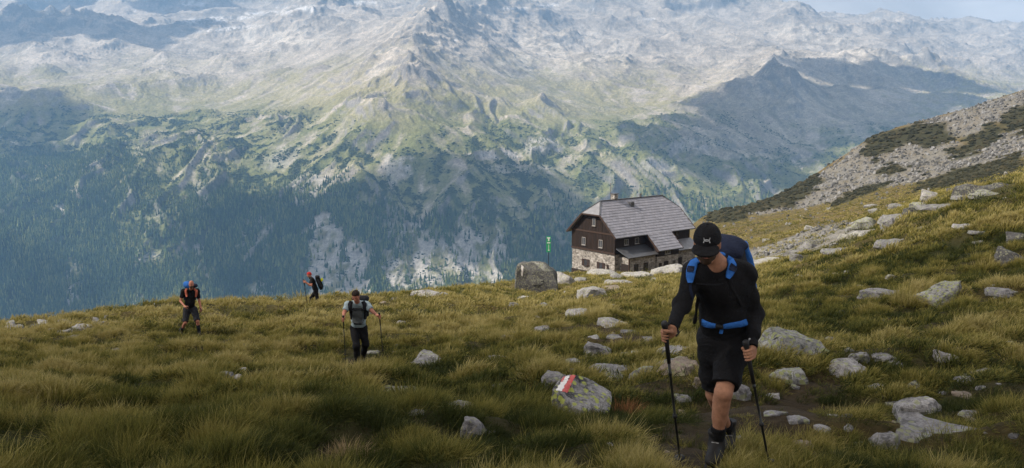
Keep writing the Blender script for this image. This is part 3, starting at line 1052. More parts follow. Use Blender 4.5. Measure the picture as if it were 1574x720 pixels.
def paint_mat(name, col):
    m = M(name); p = m.pos()
    c = m.mix(m.ramp(m.noise(p, 40, 5, .75), (.54, 0.0), (.66, .8)), col, (.25, .23, .22))
    c = m.mix(m.math('MULTIPLY', m.noise(p, 9, 4), .3), c, (.4, .37, .35))
    return m.done(c, .75, m.bump(m.noise(p, 60, 5), .4, .004))


PAINT_R = paint_mat('red_trail_paint', (.50, .045, .04)); PAINT_W = paint_mat('white_trail_paint', (.72, .71, .69))
decal(((866, 580), (861, 588), (870, 578), (865, 588)), PAINT_R, 'paint_stripe', PB, _bv, jag=1.0, seed=1)
decal(((870, 578), (854, 600), (877, 577), (863, 602)), PAINT_W, 'paint_stripe', PB, _bv, jag=1.1, seed=2)
decal(((877, 577), (863.5, 602), (885, 578), (872, 604)), PAINT_R, 'paint_stripe', PB, _bv, jag=1.1, seed=3)

# the big block on the crest
yb = 63.5
BIG = place_hull('boulder', [(790, 455, yb), (858, 455, yb - .3), (794, 409, yb + .15), (805, 402, yb + .7), (834, 404, yb + .9), (851, 419, yb + .4), (857, 436, yb), (798, 404, yb + 2.4), (838, 402.5, yb + 2.6), (854, 417, yb + 2.4), (792, 450, yb + 2.6), (857, 450, yb + 2.6)], 'dark',
           'tall dark square boulder by the green banner with a pale streak down its face', 8, amp=.02)
bpy.context.view_layer.update()
_bm = bmesh.new(); _bm.from_mesh(BIG.data); _bm.transform(BIG.matrix_world)
_bv = BVHTree.FromBMesh(_bm); _bm.free()
_m = M('quartz'); PALE_Q = _m.done(_m.ramp(_m.noise(_m.pos(), 6, 5, .7), (.3, (.3, .28, .26)), (.6, (.6, .57, .54))), .8)
decal(((801, 408), (801, 424), (804.5, 410), (803.5, 425)), PALE_Q, 'pale_streak', BIG, _bv, .02, 4, 8, .5)
decal(((818, 403), (838, 418), (834, 402.5), (851, 417)), RM['lich'], 'lit_top_skin', BIG, _bv, .02, 10, 8, .8)  # paler skin: the lit right top slope put into the colour
ROCKS = [
    (968, 552, 30, 10, 'grey', 'flat grey stone right of the tilted trail slab'),
    (985, 545, 22, 8, 'pale', 'pale chip between the two pole hands, on the trail'),
    (957, 566, 26, 8, 'grey', 'low grey stone on the far edge of the broad trail slab'),
    (880, 560, 24, 8, 'grey', 'grey stone at the left edge of the broad trail slab'),
    (1036, 560, 40, 9, 'grey', 'grey slab behind the pole, left of the black shorts'),
    (968, 512, 22, 7, 'grey', 'grey stone next to the flat pale slab on the way to the hut'),
    (915, 520, 20, 6, 'pale', 'thin pale stone half way from the hut to the trail slab'),
    (1055, 620, 28, 10, 'grey', 'grey stone on bare earth between pole and shorts'),
    (1190, 640, 34, 8, 'grey', 'flat grey slab in the bare earth right of the boots'),
    (1270, 668, 26, 9, 'grey', 'grey stone in the bare earth below the wavy pale rock'),
    (1160, 700, 26, 9, 'brown', 'brown stone beside the tip of the left pole'),
    (1350, 600, 26, 9, 'grey', 'grey stone in dark grass right of the wavy pale rock'),
    (1376, 625, 20, 8, 'dark', 'dark stone left of the large pale slab'),
    (1500, 640, 30, 8, 'grey', 'grey stone above the right end of the long low slab'),
    (640, 640, 24, 9, 'grey', 'grey stone in tall grass under the pointed rock'),
    (690, 700, 26, 10, 'brown', 'brown stone in the grass at the bottom edge'),
    (760, 600, 22, 8, 'grey', 'grey stone in tall grass left of the painted boulder'),
    (830, 560, 26, 8, 'pale', 'pale flat stone above the painted boulder, left of the trail'),
    (575, 580, 20, 6, 'grey', 'small flat stone by the feet of the man in grey'),
    (450, 600, 24, 8, 'grey', 'grey stone in the grass between the hollow and the tall mound'),
    (857, 598, 40, 20, 'grey', 'small grey slab tucked behind the stone with the red and white mark'),
    (866, 437, 30, 18, 'pale', 'pale block lying against the big dark boulder on the crest'),
    (908, 459, 40, 18, 'pale', 'pale rounded stone in grass below the stone wall of the hut'),
    (888, 488, 36, 14, 'pale', 'light lens-shaped slab in golden grass below the pale rounded stone'),
    (943, 502, 48, 17, 'pale', 'flat pale slab with a dark tuft growing behind it, on the way to the hut'),
    (922, 545, 42, 20, 'grey', 'tilted grey slab just above the broad flat slab on the trail'),
    (903, 549, 13, 9, 'pale', 'small white stone at the edge of the tilted slab'),
    (926, 578, 78, 20, 'grey', 'broad flat grey slab in the trail behind the painted boulder'),
    (942, 585, 36, 14, 'lich', 'yellow lichen covered stone at the front of the broad trail slab'),
    (881, 577, 26, 10, 'grey', 'small grey stone between painted boulder and broad trail slab'),
    (1003, 579, 54, 26, 'lich', 'pale speckled block beside the pole of the man in the black cap'),
    (1052, 578, 70, 26, 'brown', 'brownish slab between the pole and the legs of the man in the black cap'),
    (1000, 528, 30, 9, 'grey', 'low grey stone behind the pole hand of the man in the black cap'),
    (1040, 546, 60, 10, 'pale', 'long thin pale slab behind the black shorts'),
    (948, 520, 26, 6, 'grey', 'thin grey stone showing in grass below the flat pale slab'),
    (770, 559, 42, 12, 'pale', 'low pale stone sunk in golden grass in the middle of the slope'),
    (655, 551, 52, 12, 'pale', 'upper of two flat pale slabs beside the pole of the man in the grey shirt'),
    (655, 565, 56, 10, 'grey', 'lower of two flat slabs beside the pole of the man in the grey shirt'),
    (620, 613, 72, 22, 'lich', 'grey pointed rock in tall grass in front of the two flat slabs'),
    (708, 634, 46, 12, 'grey', 'flat grey stone in grass just left of the painted boulder'),
    (727, 674, 38, 34, 'grey', 'grey tilted stone below the flat stone by the painted boulder'),
    (537, 627, 26, 14, 'grey', 'small grey stone half hidden in the tall grass mound'),
    (1234, 549, 112, 46, 'lich', 'large domed boulder with pale lichen beside the man in the black cap', 'boulder'),
    (1222, 592, 66, 28, 'lich', 'low rounded rock with a yellow stain below the large domed boulder'),
    (1312, 582, 64, 28, 'pale', 'wavy pale rock in front of the large domed boulder'),
    (1324, 557, 30, 13, 'grey', 'grey stone peeping out behind the wavy pale rock'),
    (1365, 558, 34, 8, 'grey', 'thin slab leaning out of the grass beside the wavy pale rock'),
    (1447, 469, 58, 34, 'lich', 'pyramid rock with green lichen standing alone in the upper meadow', 'boulder'),
    (1378, 454, 72, 15, 'grey', 'long low grey rock sunk in grass beside the pyramid rock'),
    (1545, 458, 40, 13, 'grey', 'grey wedge stone at the edge of the picture beyond the pyramid rock'),
    (1459, 558, 34, 16, 'pale', 'round pale stone over a dark hollow'),
    (1418, 642, 72, 34, 'pale', 'large pale slab above the long low slab, in the shaded meadow'),
    (1408, 604, 20, 16, 'dark', 'small dark stone leaning at the head of the large pale slab'),
    (1462, 672, 132, 24, 'grey', 'long low slab crossing the shaded meadow below the large pale slab'),
    (1362, 692, 46, 28, 'grey', 'grey pointed stone in front of the long low slab'),
    (1290, 707, 30, 14, 'dark', 'dark small stone at the bottom edge below the path'),
    (1230, 653, 30, 9, 'grey', 'thin grey stone on the bare path behind the pole'),
    (1235, 692, 34, 16, 'brown', 'brown flat stone on the bare path near the pole tip'),
    (1304, 642, 14, 8, 'grey', 'pebble sized stone at the end of the bare path'),
    (1318, 690, 16, 10, 'grey', 'little grey stone next to the grey pointed stone'),
    (1530, 580, 56, 16, 'grey', 'sloping grey slab in dark grass at the right of the meadow'),
    (1490, 588, 34, 8, 'grey', 'narrow stone beside the sloping grey slab'),
    (1490, 613, 34, 7, 'brown', 'narrow brown stone above the long low slab'),
    (1553, 533, 20, 8, 'grey', 'small grey stone above the sloping grey slab'),
    (1382, 565, 22, 6, 'grey', 'sliver of grey stone in grass right of the wavy pale rock'),
    (1139, 616, 36, 34, 'grey', 'mauve grey block behind the bare leg of the man in the black cap'),
    (1080, 598, 26, 18, 'brown', 'tan stone behind the black shorts hem'),
    (1188, 612, 22, 8, 'pale', 'small pale stone by the pole below the pole hand'),
    (1140, 680, 24, 9, 'grey', 'small stone by the boots of the man in the black cap'),
    (1050, 640, 16, 9, 'brown', 'small tan stone between the pole and the boots'),
    (305, 570, 20, 6, 'grey', 'thin grey stone in the grass hollow, on its far side'),
    (369, 574, 15, 11, 'pale', 'white topped stone by the grass hollow'),
    (343, 580, 26, 8, 'grey', 'flat grey stone beside the white topped stone'),
    (361, 585, 18, 9, 'pale', 'small pale stone at the lip of the grass hollow'),
    (178, 546, 14, 11, 'grey', 'small upright stone in grass below the rocky crest'),
    (155, 614, 24, 8, 'brown', 'brown stone in the shaded hollow'),
    (186, 608, 12, 8, 'grey', 'small grey stone next to the brown stone of the shaded hollow'),
    (294, 638, 26, 9, 'brown', 'brown stone in grass of the close hollow'),
    (375, 536, 16, 8, 'grey', 'small grey stone between the man in black and the man in grey'),
    (320, 576, 16, 6, 'grey', 'flat sliver of stone in the grass hollow'),
    (790, 470, 14, 6, 'grey', 'small stone under the big dark boulder'),
    (660, 456, 50, 9, 'pale', 'pale rock slab breaking through the crest'),
    (606, 462, 16, 5, 'dark', 'dark flat stone on the crest behind the man in grey'),
    (1010, 432, 16, 6, 'grey', 'small flat stone in front of the tilted hut slab'),
    (955, 436, 44, 10, 'pale', 'long pale slab in grass below the hut'),
    (940, 446, 26, 8, 'brown', 'brown stone below the long pale slab of the hut'),
    (985, 426, 50, 15, 'pale', 'slanting pale slab in front of the hut terrace'),
    (1030, 422, 50, 20, 'pale', 'large pale slab before the hut door, partly behind the arm'),
    (925, 422, 44, 11, 'pale', 'pale ledge at the foot of the hut corner'),
    (948, 428, 20, 9, 'grey', 'small grey block between the hut ledges'),
    (893, 433, 20, 7, 'grey', 'grey stone at the foot of the stone gable'),
]
for r_ in ROCKS:
    rock(*r_[:6], name=r_[6] if len(r_) > 6 else 'rock')
BAND = [
    (1192, 403, 62, 13, 'pale', 'long pale ledge of rock next to the blue backpack'),
    (1228, 401, 20, 12, 'grey', 'pale end block of the long ledge by the blue backpack'),
    (1246, 383, 32, 18, 'grey', 'grey block at the lower end of the rock band'),
    (1262, 374, 42, 11, 'dark', 'dark slab on the lower end of the rock band'),
    (1226, 390, 34, 9, 'grey', 'low stone between pale ledge and rock band'),
    (1335, 361, 44, 14, 'pale', 'broad pale slab in the middle of the rock band'),
    (1343, 347, 40, 18, 'lich', 'green speckled slab in the middle of the rock band'),
    (1371, 347, 24, 17, 'grey', 'grey cube between the green speckled slab and the roof shaped slab'),
    (1385, 338, 54, 19, 'grey', 'roof shaped pale slab lying on the grey cube'),
    (1386, 320, 30, 9, 'grey', 'grey slab above the roof shaped slab'),
    (1437, 306, 24, 15, 'pale', 'pale pointed block on top of the rock band'),
    (1420, 317, 26, 10, 'lich', 'lichen green stone under the pale pointed block'),
    (1462, 318, 66, 13, 'grey', 'long pale slab sloping down from the pointed block'),
    (1486, 306, 28, 9, 'grey', 'grey stone behind the long sloping slab'),
    (1520, 301, 46, 13, 'lich', 'lichen green slab at the upper end of the rock band'),
    (1562, 303, 34, 9, 'pale', 'pale slab at the picture edge, end of the rock band'),
    (1412, 328, 28, 12, 'dark', 'dark stone in the gap of the rock band'),
    (1380, 379, 56, 12, 'grey', 'pale slab showing in grass below the rock band'),
    (1297, 387, 54, 8, 'grey', 'thin grey ledge in grass below the rock band'),
    (1490, 351, 36, 6, 'pale', 'pale sliver of rock in the upper grass'),
    (1506, 364, 26, 6, 'grey', 'grey sliver of rock just below the pale sliver'),
    (1505, 375, 16, 5, 'grey', 'tiny pale stone in the upper grass'),
    (1425, 352, 24, 6, 'grey', 'grey flat stone in grass left of the pale sliver'),
    (1562, 405, 36, 26, 'dark', 'dark shaded boulder at the picture edge'),
    (1572, 372, 30, 16, 'dark', 'dark stone above the shaded boulder at the picture edge'),
    (1300, 365, 16, 8, 'pale', 'small pale stone left of the broad pale slab'),
    (1310, 355, 14, 8, 'grey', 'small grey stone above the small pale stone of the band'),
    (1283, 380, 14, 7, 'grey', 'small grey stone near the dark slab of the band'),
    (1350, 325, 18, 7, 'grey', 'pale stone left of the slab above the roof shaped slab'),
    (1247, 352, 14, 7, 'pale', 'pale stone in the brown slope above the rock band'),
    (1345, 318, 22, 6, 'grey', 'grey stone on the brown slope above the band'),
    (1222, 372, 16, 8, 'grey', 'grey stone on the brown slope behind the backpack'),
    (1200, 380, 12, 6, 'grey', 'tiny pale stone on the slope right above the backpack'),
    (1175, 388, 14, 6, 'pale', 'tiny pale stone beside the top of the backpack'),
    (1180, 371, 12, 6, 'grey', 'tiny grey stone on the slope near the cap'),
    (1530, 293, 80, 24, 'dark', 'dark rock outcrop with a pale face above the lichen green slab'),
    (1490, 288, 40, 16, 'dark', 'dark rock hump beside the dark outcrop'),
]
for r_ in BAND:
    rock(*r_[:6], group='rocks of the band on the shoulder')
CREST = [
    (14, 509, 34, 10, 'grey', 'grey stone at the far left end of the crest'),
    (14, 504, 14, 10, 'pale', 'pale stone on the left end of the crest'),
    (62, 503, 26, 11, 'pale', 'pale stone with a dark side, on the left crest'),
    (50, 506, 18, 7, 'dark', 'dark stone beside the pale stone of the left crest'),
    (94, 498, 18, 7, 'pale', 'pale stone standing on the skyline of the left crest'),
    (94, 503, 24, 6, 'grey', 'flat grey stone under the skyline stone of the left crest'),
    (118, 500, 14, 7, 'grey', 'grey stone in the middle of the crest rocks'),
    (122, 509, 34, 9, 'pale', 'long white slab among the crest rocks'),
    (98, 516, 30, 7, 'grey', 'grey flat slab low among the crest rocks'),
    (110, 520, 44, 8, 'dark', 'dark slab low among the crest rocks'),
    (134, 504, 10, 8, 'pale', 'small pale block right of the white slab'),
    (147, 499, 12, 11, 'pale', 'upright pale stone on the crest rocks'),
    (157, 500, 14, 7, 'grey', 'grey stone leaning by the upright pale stone'),
    (162, 491, 9, 7, 'pale', 'small pale stone at the right end of the crest rocks'),
    (180, 498, 20, 5, 'brown', 'brown stone at the right end of the crest rocks'),
    (75, 510, 16, 5, 'grey', 'thin grey stone in grass of the left crest'),
]
for r_ in CREST:
    rock(*r_[:6], group='rocks on the crest')

# small stones all over the meadow, each named by its look and by what it lies near
MARKS = [('the hut', 975, 400), ('the big dark boulder', 822, 430), ('the painted boulder', 893, 610), ('the black cap man', 1110, 600), ('the pyramid rock', 1447, 452), ('the domed boulder', 1234, 525),
         ('the wavy pale rock', 1312, 568), ('the large pale slab', 1418, 625), ('the long low slab', 1470, 665), ('the roof shaped slab', 1385, 330), ('the broad trail slab', 926, 570), ('the flat pale slab', 943, 495),
         ('the man in grey', 548, 510), ('the pointed rock', 620, 605), ('the round pale stone', 1459, 550), ('the shaded boulder', 1562, 395), ('the edge wedge stone', 1545, 452), ('the long low rock', 1378, 446),
         ('the grey pointed stone', 1362, 680), ('the sloping grey slab', 1530, 572), ('the low pale stone', 770, 553), ('the tilted grey stone', 727, 660), ('the pale ledge by the backpack', 1192, 397), ('the stained low rock', 1222, 580)]
SR = np.random.RandomState(77); n_ = 0; SEEN_LABELS = set()


def stone_label(px, py, wp, mat):
    o = sorted(MARKS, key=lambda m: math.hypot(m[1] - px, (m[2] - py) * 1.6))
    d = math.hypot(o[0][1] - px, o[0][2] - py)
    dx, dy = px - o[0][1], (py - o[0][2]) * 1.6
    way = ('right of' if dx > 0 else 'left of') if abs(dx) > abs(dy) else ('below' if dy > 0 else 'above')
    far = 'just ' if d < 45 else 'well ' if d > 100 else ''
    size = 'tiny' if wp < 8.5 else 'small' if wp < 12.5 else 'middling'
    col = {'grey': 'grey', 'pale': 'pale', 'dark': 'dark', 'brown': 'brown'}[mat]
    for k in range(1, 6):
        l = '%s %s stone %s%s %s, towards %s' % (size, col, far, way, o[0][0], o[k][0])
        if l not in SEEN_LABELS and len(l.replace('-', ' ').split()) <= 16:
            SEEN_LABELS.add(l); return l
    return None


tries = 0
while n_ < 110 and tries < 3000:
    tries += 1
    px_, py_ = SR.uniform(560, 1574), SR.uniform(395, 700)
    if SR.rand() > .35 + .65 * sst(900, 1250, px_) or (1040 < px_ < 1180 and py_ > 420): continue
    wp_ = 6 + 16 * SR.rand() ** 2.2
    mt_ = ('grey', 'pale', 'grey', 'dark', 'brown', 'grey')[n_ % 6]
    lb_ = stone_label(px_, py_, wp_, mt_)
    if lb_ is None: continue
    rock(px_, py_, wp_, wp_ * SR.uniform(.28, .5), mt_, lb_, 'small stones in the meadow grass', seed=2000 + n_)
    n_ += 1

# ------------------------------------------------------------------ grass
def tuft(seed, n, ln, spread, width, lean=.35, seg=2, wind=.12):
    r = random.Random(seed); V = []; Fc = []
    for _ in range(n):
        a = r.random() * 6.283; q = spread * math.sqrt(r.random())
        x, y = math.cos(a) * q, math.sin(a) * q
        l = ln * r.uniform(.55, 1.15); b = a + r.uniform(-.9, .9)
        ox = math.cos(b) * lean * r.uniform(.2, 1.3) * l + wind * l; oy = math.sin(b) * lean * r.uniform(.2, 1.3) * l - wind * .4 * l
        c = r.random() * 3.1416; wx, wy = math.cos(c) * width, math.sin(c) * width
        h = math.sqrt(max(.05, 1 - (ox * ox + oy * oy) / l / l)) * l
        i = len(V)
        V += [(x - wx, y - wy, -.03), (x + wx, y + wy, -.03),
              (x + ox * .35 + wx * .8, y + oy * .35 + wy * .8, h * .62), (x + ox * .35 - wx * .8, y + oy * .35 - wy * .8, h * .62),
              (x + ox * 1.15, y + oy * 1.15, h * .96)]
        Fc += [(i, i + 1, i + 2), (i, i + 2, i + 3), (i + 3, i + 2, i + 4)]
    return mesh_np('tuft', V, Fc, True)


def grass_mat(name, stops, rough, trans):
    """leaves are green at the foot and straw at the tip; TINT mixes how dry the clump is with the painted shade of hollows"""
    m = M(name)
    sx = m.n('ShaderNodeSeparateXYZ'); m.set(sx, 0, m.coord('Object')) if False else m.t.links.new(m.coord('Object'), sx.inputs[0])
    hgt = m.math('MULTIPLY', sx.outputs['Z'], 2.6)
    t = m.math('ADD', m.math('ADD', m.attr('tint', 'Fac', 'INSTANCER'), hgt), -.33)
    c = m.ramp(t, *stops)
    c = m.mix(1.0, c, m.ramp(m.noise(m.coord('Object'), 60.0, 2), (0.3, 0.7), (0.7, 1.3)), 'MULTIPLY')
    mt = m.done(c, rough, spec=.15)
    b = [n for n in m.t.nodes if n.type == 'BSDF_PRINCIPLED'][0]
    tr = m.n('ShaderNodeBsdfTranslucent'); m.set(tr, 'Color', c)
    mx = m.n('ShaderNodeMixShader'); mx.inputs[0].default_value = trans
    m.t.links.new(b.outputs[0], mx.inputs[1]); m.t.links.new(tr.outputs[0], mx.inputs[2])
    m.t.links.new(mx.outputs[0], m.out.inputs['Surface'])
    return mt


MAT_GRASS = grass_mat('meadow_grass', ((0.0, (.024, .033, .008)), (.3, (.070, .078, .018)), (.55, (.165, .15, .034)), (.8, (.28, .235, .07)), (1.0, (.38, .32, .13))), .75, .35)


def sample_near(n, y0, y1, pw, um=.70):
    """points with a density per square metre that falls with distance to the power PW"""
    q = RNG.rand(n); e = 2 - pw
    y = (y0 ** e + q * (y1 ** e - y0 ** e)) ** (1 / e) if abs(e) > 1e-6 else y0 * (y1 / y0) ** q
    return (RNG.rand(n) * 2 - 1) * um * (y + 1.2), y


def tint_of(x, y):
    t = .46 + fbm(x / 6.0, y / 3.5, 3, 301) * .42 + fbm(x / 1.1, y / .9, 2, 311) * .40 + fbm(x / 28, y / 22, 2, 321) * .3 + hum(x, y) * 1.5 * (1 - sst(40, 90, y)) + .13 * sst(18, 32, y)  # hollows moister and greener, with their shade put into the tint too
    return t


def keep_off(x, y, grow=1.0):
    k = np.ones(len(x), bool)
    for cx, cy, rx, ry in ROCK_SPOTS:
        k &= ((x - cx) / (rx * grow)) ** 2 + ((y - cy) / (ry * grow)) ** 2 > 1
    return k


def tussock(x, y, cell, seed):
    """distance to the nearest tussock centre (in cells) and the way out from it"""
    gx = np.floor(x / cell).astype(int); gy = np.floor(y / cell).astype(int)
    best = np.full(len(x), 9.0); ox = np.zeros(len(x)); oy = np.zeros(len(x)); val = np.zeros(len(x))
    for i in (-1, 0, 1):
        for j in (-1, 0, 1):
            h = _prm[(_prm[(gx + i + seed) & 255] + gy + j) & 255]
            h2 = _prm[h + 57]; h3 = _prm[h + 131]
            cx = (gx + i + .5 + (h / 255 - .5) * .8) * cell; cy = (gy + j + .5 + (h2 / 255 - .5) * .8) * cell
            d = np.hypot(x - cx, y - cy) / cell
            m = d < best
            best = np.where(m, d, best); ox = np.where(m, x - cx, ox); oy = np.where(m, y - cy, oy); val = np.where(m, h3 / 255, val)
    l = np.hypot(ox, oy) + 1e-6
    return best, ox / l, oy / l, val


def grass(name, n, y0, y1, pw, smin, smax, protos, um=.70, thin=.9, hh=1.0, cell=.5):
    x, y = sample_near(n, y0, y1, pw, um)
    z = near_h(x, y)
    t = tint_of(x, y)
    bb = bare(x, y, z)
    td, tx, ty, tv = tussock(x, y, cell, len(name) + int(y0))
    edge = sst(.38, .62, td)
    k = keep_off(x, y, 1.12) & (RNG.rand(n) > bb * thin) & (RNG.rand(n) > edge * .72)
    if y1 > 70:
        sc_, br_ = near_kind(x, y, z)
        k &= ~br_ & ~(sc_ & (RNG.rand(n) < .85))
        px, py = proj(x, y, z)
        ih = inside([(878, 300), (1075, 285), (1075, 425), (878, 425)], px, py) & (y > 110)
        k &= ~ih
    hm = .92 + fbm(x / 1.5, y / 1.2, 2, 331) * .9 + hum(x, y) * .6 * (1 - sst(40, 90, y))
    hm = hm * (1 - .38 * sst(.6, 2.2, x) * (1 - sst(12, 22, y)) * (.6 + .8 * sst(-.2, .3, pn(x / 1.3, y / 1.1, 77))))
    hm = hm * (1.38 - 1.5 * np.clip(td, 0, .75)) * (.7 + .6 * tv)
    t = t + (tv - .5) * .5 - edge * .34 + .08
    x, y, z, t, hm, bb, td, tx, ty = x[k], y[k], z[k], t[k], hm[k], bb[k], td[k], tx[k], ty[k]
    s = (smin + (smax - smin) * RNG.rand(len(x))) * (1 - .35 * bb)
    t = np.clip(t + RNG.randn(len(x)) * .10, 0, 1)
    tl = np.clip(td * 1.5, 0, .85)
    rot = np.stack([RNG.randn(len(x)) * .08 - ty * tl, RNG.randn(len(x)) * .08 + tx * tl, RNG.rand(len(x)) * .9 - .45], 1)
    sc3 = np.stack([s, s, s * np.clip(hm, .28, 1.45) * hh], 1)
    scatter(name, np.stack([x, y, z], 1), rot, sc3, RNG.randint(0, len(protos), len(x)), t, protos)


def with_mat(ps, mt):
    for p in ps: p.materials.append(mt)
    return ps


P1 = with_mat([tuft(s, 50, .165 + .025 * (s % 3), .10, .0022, .5) for s in range(5)] + [tuft(99, 12, .27, .12, .0016, .35)], MAT_GRASS)
P2 = with_mat([tuft(20 + s, 40, .23, .14, .0045, .42) for s in range(4)], MAT_GRASS)
P3 = with_mat([tuft(40 + s, 34, .26, .26, .011, .4) for s in range(4)], MAT_GRASS)
P4 = with_mat([tuft(60 + s, 30, .30, .55, .03, .4) for s in range(4)], MAT_GRASS)
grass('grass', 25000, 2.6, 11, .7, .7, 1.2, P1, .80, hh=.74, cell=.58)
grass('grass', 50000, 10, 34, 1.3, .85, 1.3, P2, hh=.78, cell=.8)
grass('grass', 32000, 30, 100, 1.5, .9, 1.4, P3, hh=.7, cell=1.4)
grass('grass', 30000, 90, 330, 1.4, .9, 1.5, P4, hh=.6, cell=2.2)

# loose stones of the scree, low bushes on the slope behind
n = 110000
x, y = sample_near(n, 85, 560, 1.0, .64); z = near_h(x, y)
s_, b_ = near_kind(x, y, z)
px, py = proj(x, y, z)
k = ((s_ & (RNG.rand(n) < .85)) | (~b_ & (RNG.rand(n) < .06) & (py > 230))) & (x > 25) & (px > 1080)
x, y, z = x[k], y[k], z[k]; n = len(x)
PS = []
for s in range(6):
    bm = bmesh.new()
    for p in block_pts(1.0, .9, .6, 900 + s): bm.verts.new(p)
    r_ = bmesh.ops.convex_hull(bm, input=bm.verts[:])
    bmesh.ops.delete(bm, geom=[g for g in set(r_['geom_unused'] + r_['geom_interior']) if isinstance(g, bmesh.types.BMVert)], context='VERTS')
    me = bpy.data.meshes.new('stone'); bm.to_mesh(me); bm.free(); PS.append(me)
with_mat(PS, tint_mat('scree_stone', ((0, (.055, .056, .055)), (.6, (.12, .12, .12)), (1, (.22, .22, .22)))))
size = (.18 + 1.0 * RNG.rand(n) ** 5) * np.clip(y / 260, .45, 1.5) * 1.1
rot = np.stack([RNG.randn(n) * .3, RNG.randn(n) * .3, RNG.rand(n) * 6.28], 1)
scatter('scree', np.stack([x, y, z + size * .1], 1), rot, size, RNG.randint(0, 6, n), RNG.rand(n), PS)

n = 30000
x, y = sample_near(n, 100, 560, 1.0, .64); z = near_h(x, y)
s_, b_ = near_kind(x, y, z)
k = (b_ & (RNG.rand(n) < .9)) | (s_ & (RNG.rand(n) < .012))
x, y, z = x[k], y[k], z[k]; n = len(x)
PBs = with_mat([blob(70 + s, .6, 2, .45) for s in range(4)], tint_mat('juniper', ((0, (.014, .016, .010)), (.7, (.026, .026, .015)), (1, (.045, .04, .022)))))
size = (.35 + .8 * RNG.rand(n)) * np.clip(y / 300, .5, 1.3)
rot = np.zeros((n, 3)); rot[:, 2] = RNG.rand(n) * 6.28
scatter('bushes', np.stack([x, y, z], 1), rot, size, RNG.randint(0, 4, n), RNG.rand(n), PBs)

# one withered, rust red plant by the painted boulder, one bleached tuft in front
def lone_tuft(px, py, hp, cols, label, seed):
    g = near_hit(px, py); h = hp * g.y / F_PX
    me = tuft(seed, 260, h, h * .75, h * .012, .55)
    m = M('withered_leaves'); mt = m.done(m.ramp(m.noise(m.coord('Object'), 25, 3), (.3, cols[0]), (.7, cols[1])), .85, spec=.1)
    o = put('withered_plant', me, mt); o.location = g
    tag(o, label, 'plant')
lone_tuft(966, 642, 30, ((.14, .06, .025), (.26, .13, .06)), 'rust red withered plant in grass beside the painted boulder', 7)
lone_tuft(535, 712, 40, ((.2, .14, .07), (.42, .32, .19)), 'bleached straw tuft in the dark hollow at the bottom edge', 8)
# ------------------------------------------------------------------ the mountain hut
TH = math.radians(39)
LW, GW, HS, HE, HR = 16.2, 8.9, 3.4, 6.35, 10.5       # length, gable width, stone storey, eaves, ridge
C0 = W(945, 392, 125.0); C0.z -= HS
hut = empty('mountain_hut', C0, (0, 0, TH))
tag(hut, 'mountain hut with stone ground floor, dark timber gable and grey shingle half-hipped roof', 'hut')


def box(bm, x0, x1, y0, y1, z0, z1):
    v = [bm.verts.new(p) for p in ((x0, y0, z0), (x1, y0, z0), (x1, y1, z0), (x0, y1, z0), (x0, y0, z1), (x1, y0, z1), (x1, y1, z1), (x0, y1, z1))]
    for f in ((0, 3, 2, 1), (4, 5, 6, 7), (0, 1, 5, 4), (1, 2, 6, 5), (2, 3, 7, 6), (3, 0, 4, 7)):
        bm.faces.new([v[i] for i in f])


def boxes(name, mat, parent, *bs, bevel=0.0):
    bm = bmesh.new()
    for b in bs: box(bm, *b)
    if bevel: bmesh.ops.bevel(bm, geom=bm.edges[:], offset=bevel, segments=1, affect='EDGES')
    bm.normal_update()
    me = bpy.data.meshes.new(name); bm.to_mesh(me); bm.free()
    return put(name, me, mat, parent)


def slab(name, pts, th, mat, parent):
    """a flat board with outline PTS, TH thick downwards along its normal"""
    P = [Vector(p) for p in pts]
    n = (P[1] - P[0]).cross(P[2] - P[0]).normalized()
    if n.z < 0: n = -n
    bm = bmesh.new()
    a = [bm.verts.new(p) for p in P]; b = [bm.verts.new(p - n * th) for p in P]
    k = len(P); bm.faces.new(a); bm.faces.new(b[::-1])
    for i in range(k): bm.faces.new((a[i], b[i], b[(i + 1) % k], a[(i + 1) % k]))
    bmesh.ops.recalc_face_normals(bm, faces=bm.faces[:])
    me = bpy.data.meshes.new(name); bm.to_mesh(me); bm.free()
    return put(name, me, mat, parent)


m = M('rubble_stone'); p = m.coord('Object')
mp = m.coord('Object', (1.0, 1.0, 1.7))
vc = m.voro(mp, 2.6, 'F1', 'Color'); ve = m.voro(mp, 2.6, 'DISTANCE_TO_EDGE')
sv = m.n('ShaderNodeSeparateColor'); m.set(sv, 'Color', vc)
c = m.ramp(sv.outputs[0], (0, (.11, .10, .09)), (.5, (.22, .20, .18)), (1, (.38, .355, .33)))
c = m.mix(m.ramp(ve, (.02, 1.0), (.09, 0.0)), c, (.29, .27, .245))
c = m.mix(1.0, c, m.ramp(m.noise(p, 12, 4, .7), (.3, .75), (.7, 1.2)), 'MULTIPLY')
MAT_STONE = m.done(c, .92, m.bump(m.ramp(ve, (0, 0), (.15, 1)), .8, .05))
m = M('weathered_timber'); p = m.coord('Object', (5.0, 5.0, .22))
c = m.ramp(m.noise(p, 1.6, 5, .65), (.25, (.007, .0045, .004)), (.5, (.017, .010, .0075)), (.75, (.038, .021, .015)))
wv = m.n('ShaderNodeTexWave'); wv.bands_direction = 'DIAGONAL'; m.set(wv, 'Vector', m.coord('Object', (1, 1, 0))); m.set(wv, 'Scale', 2.4)
MAT_TIMBER = m.done(c, .8, m.bump(m.ramp(wv.outputs['Fac'], (0, 0), (.12, 1), (.9, 1), (1, 0)), .6, .03))
m = M('roof_shingle'); p = m.coord('Object')
c = m.ramp(m.attr('shade'), (0, (.13, .13, .15)), (1, (.27, .268, .305)))
c = m.mix(1.0, c, m.ramp(m.noise(m.coord('Object', (.4, 1.6, 1.6)), 2, 5, .7), (.3, .88), (.7, 1.1)), 'MULTIPLY')
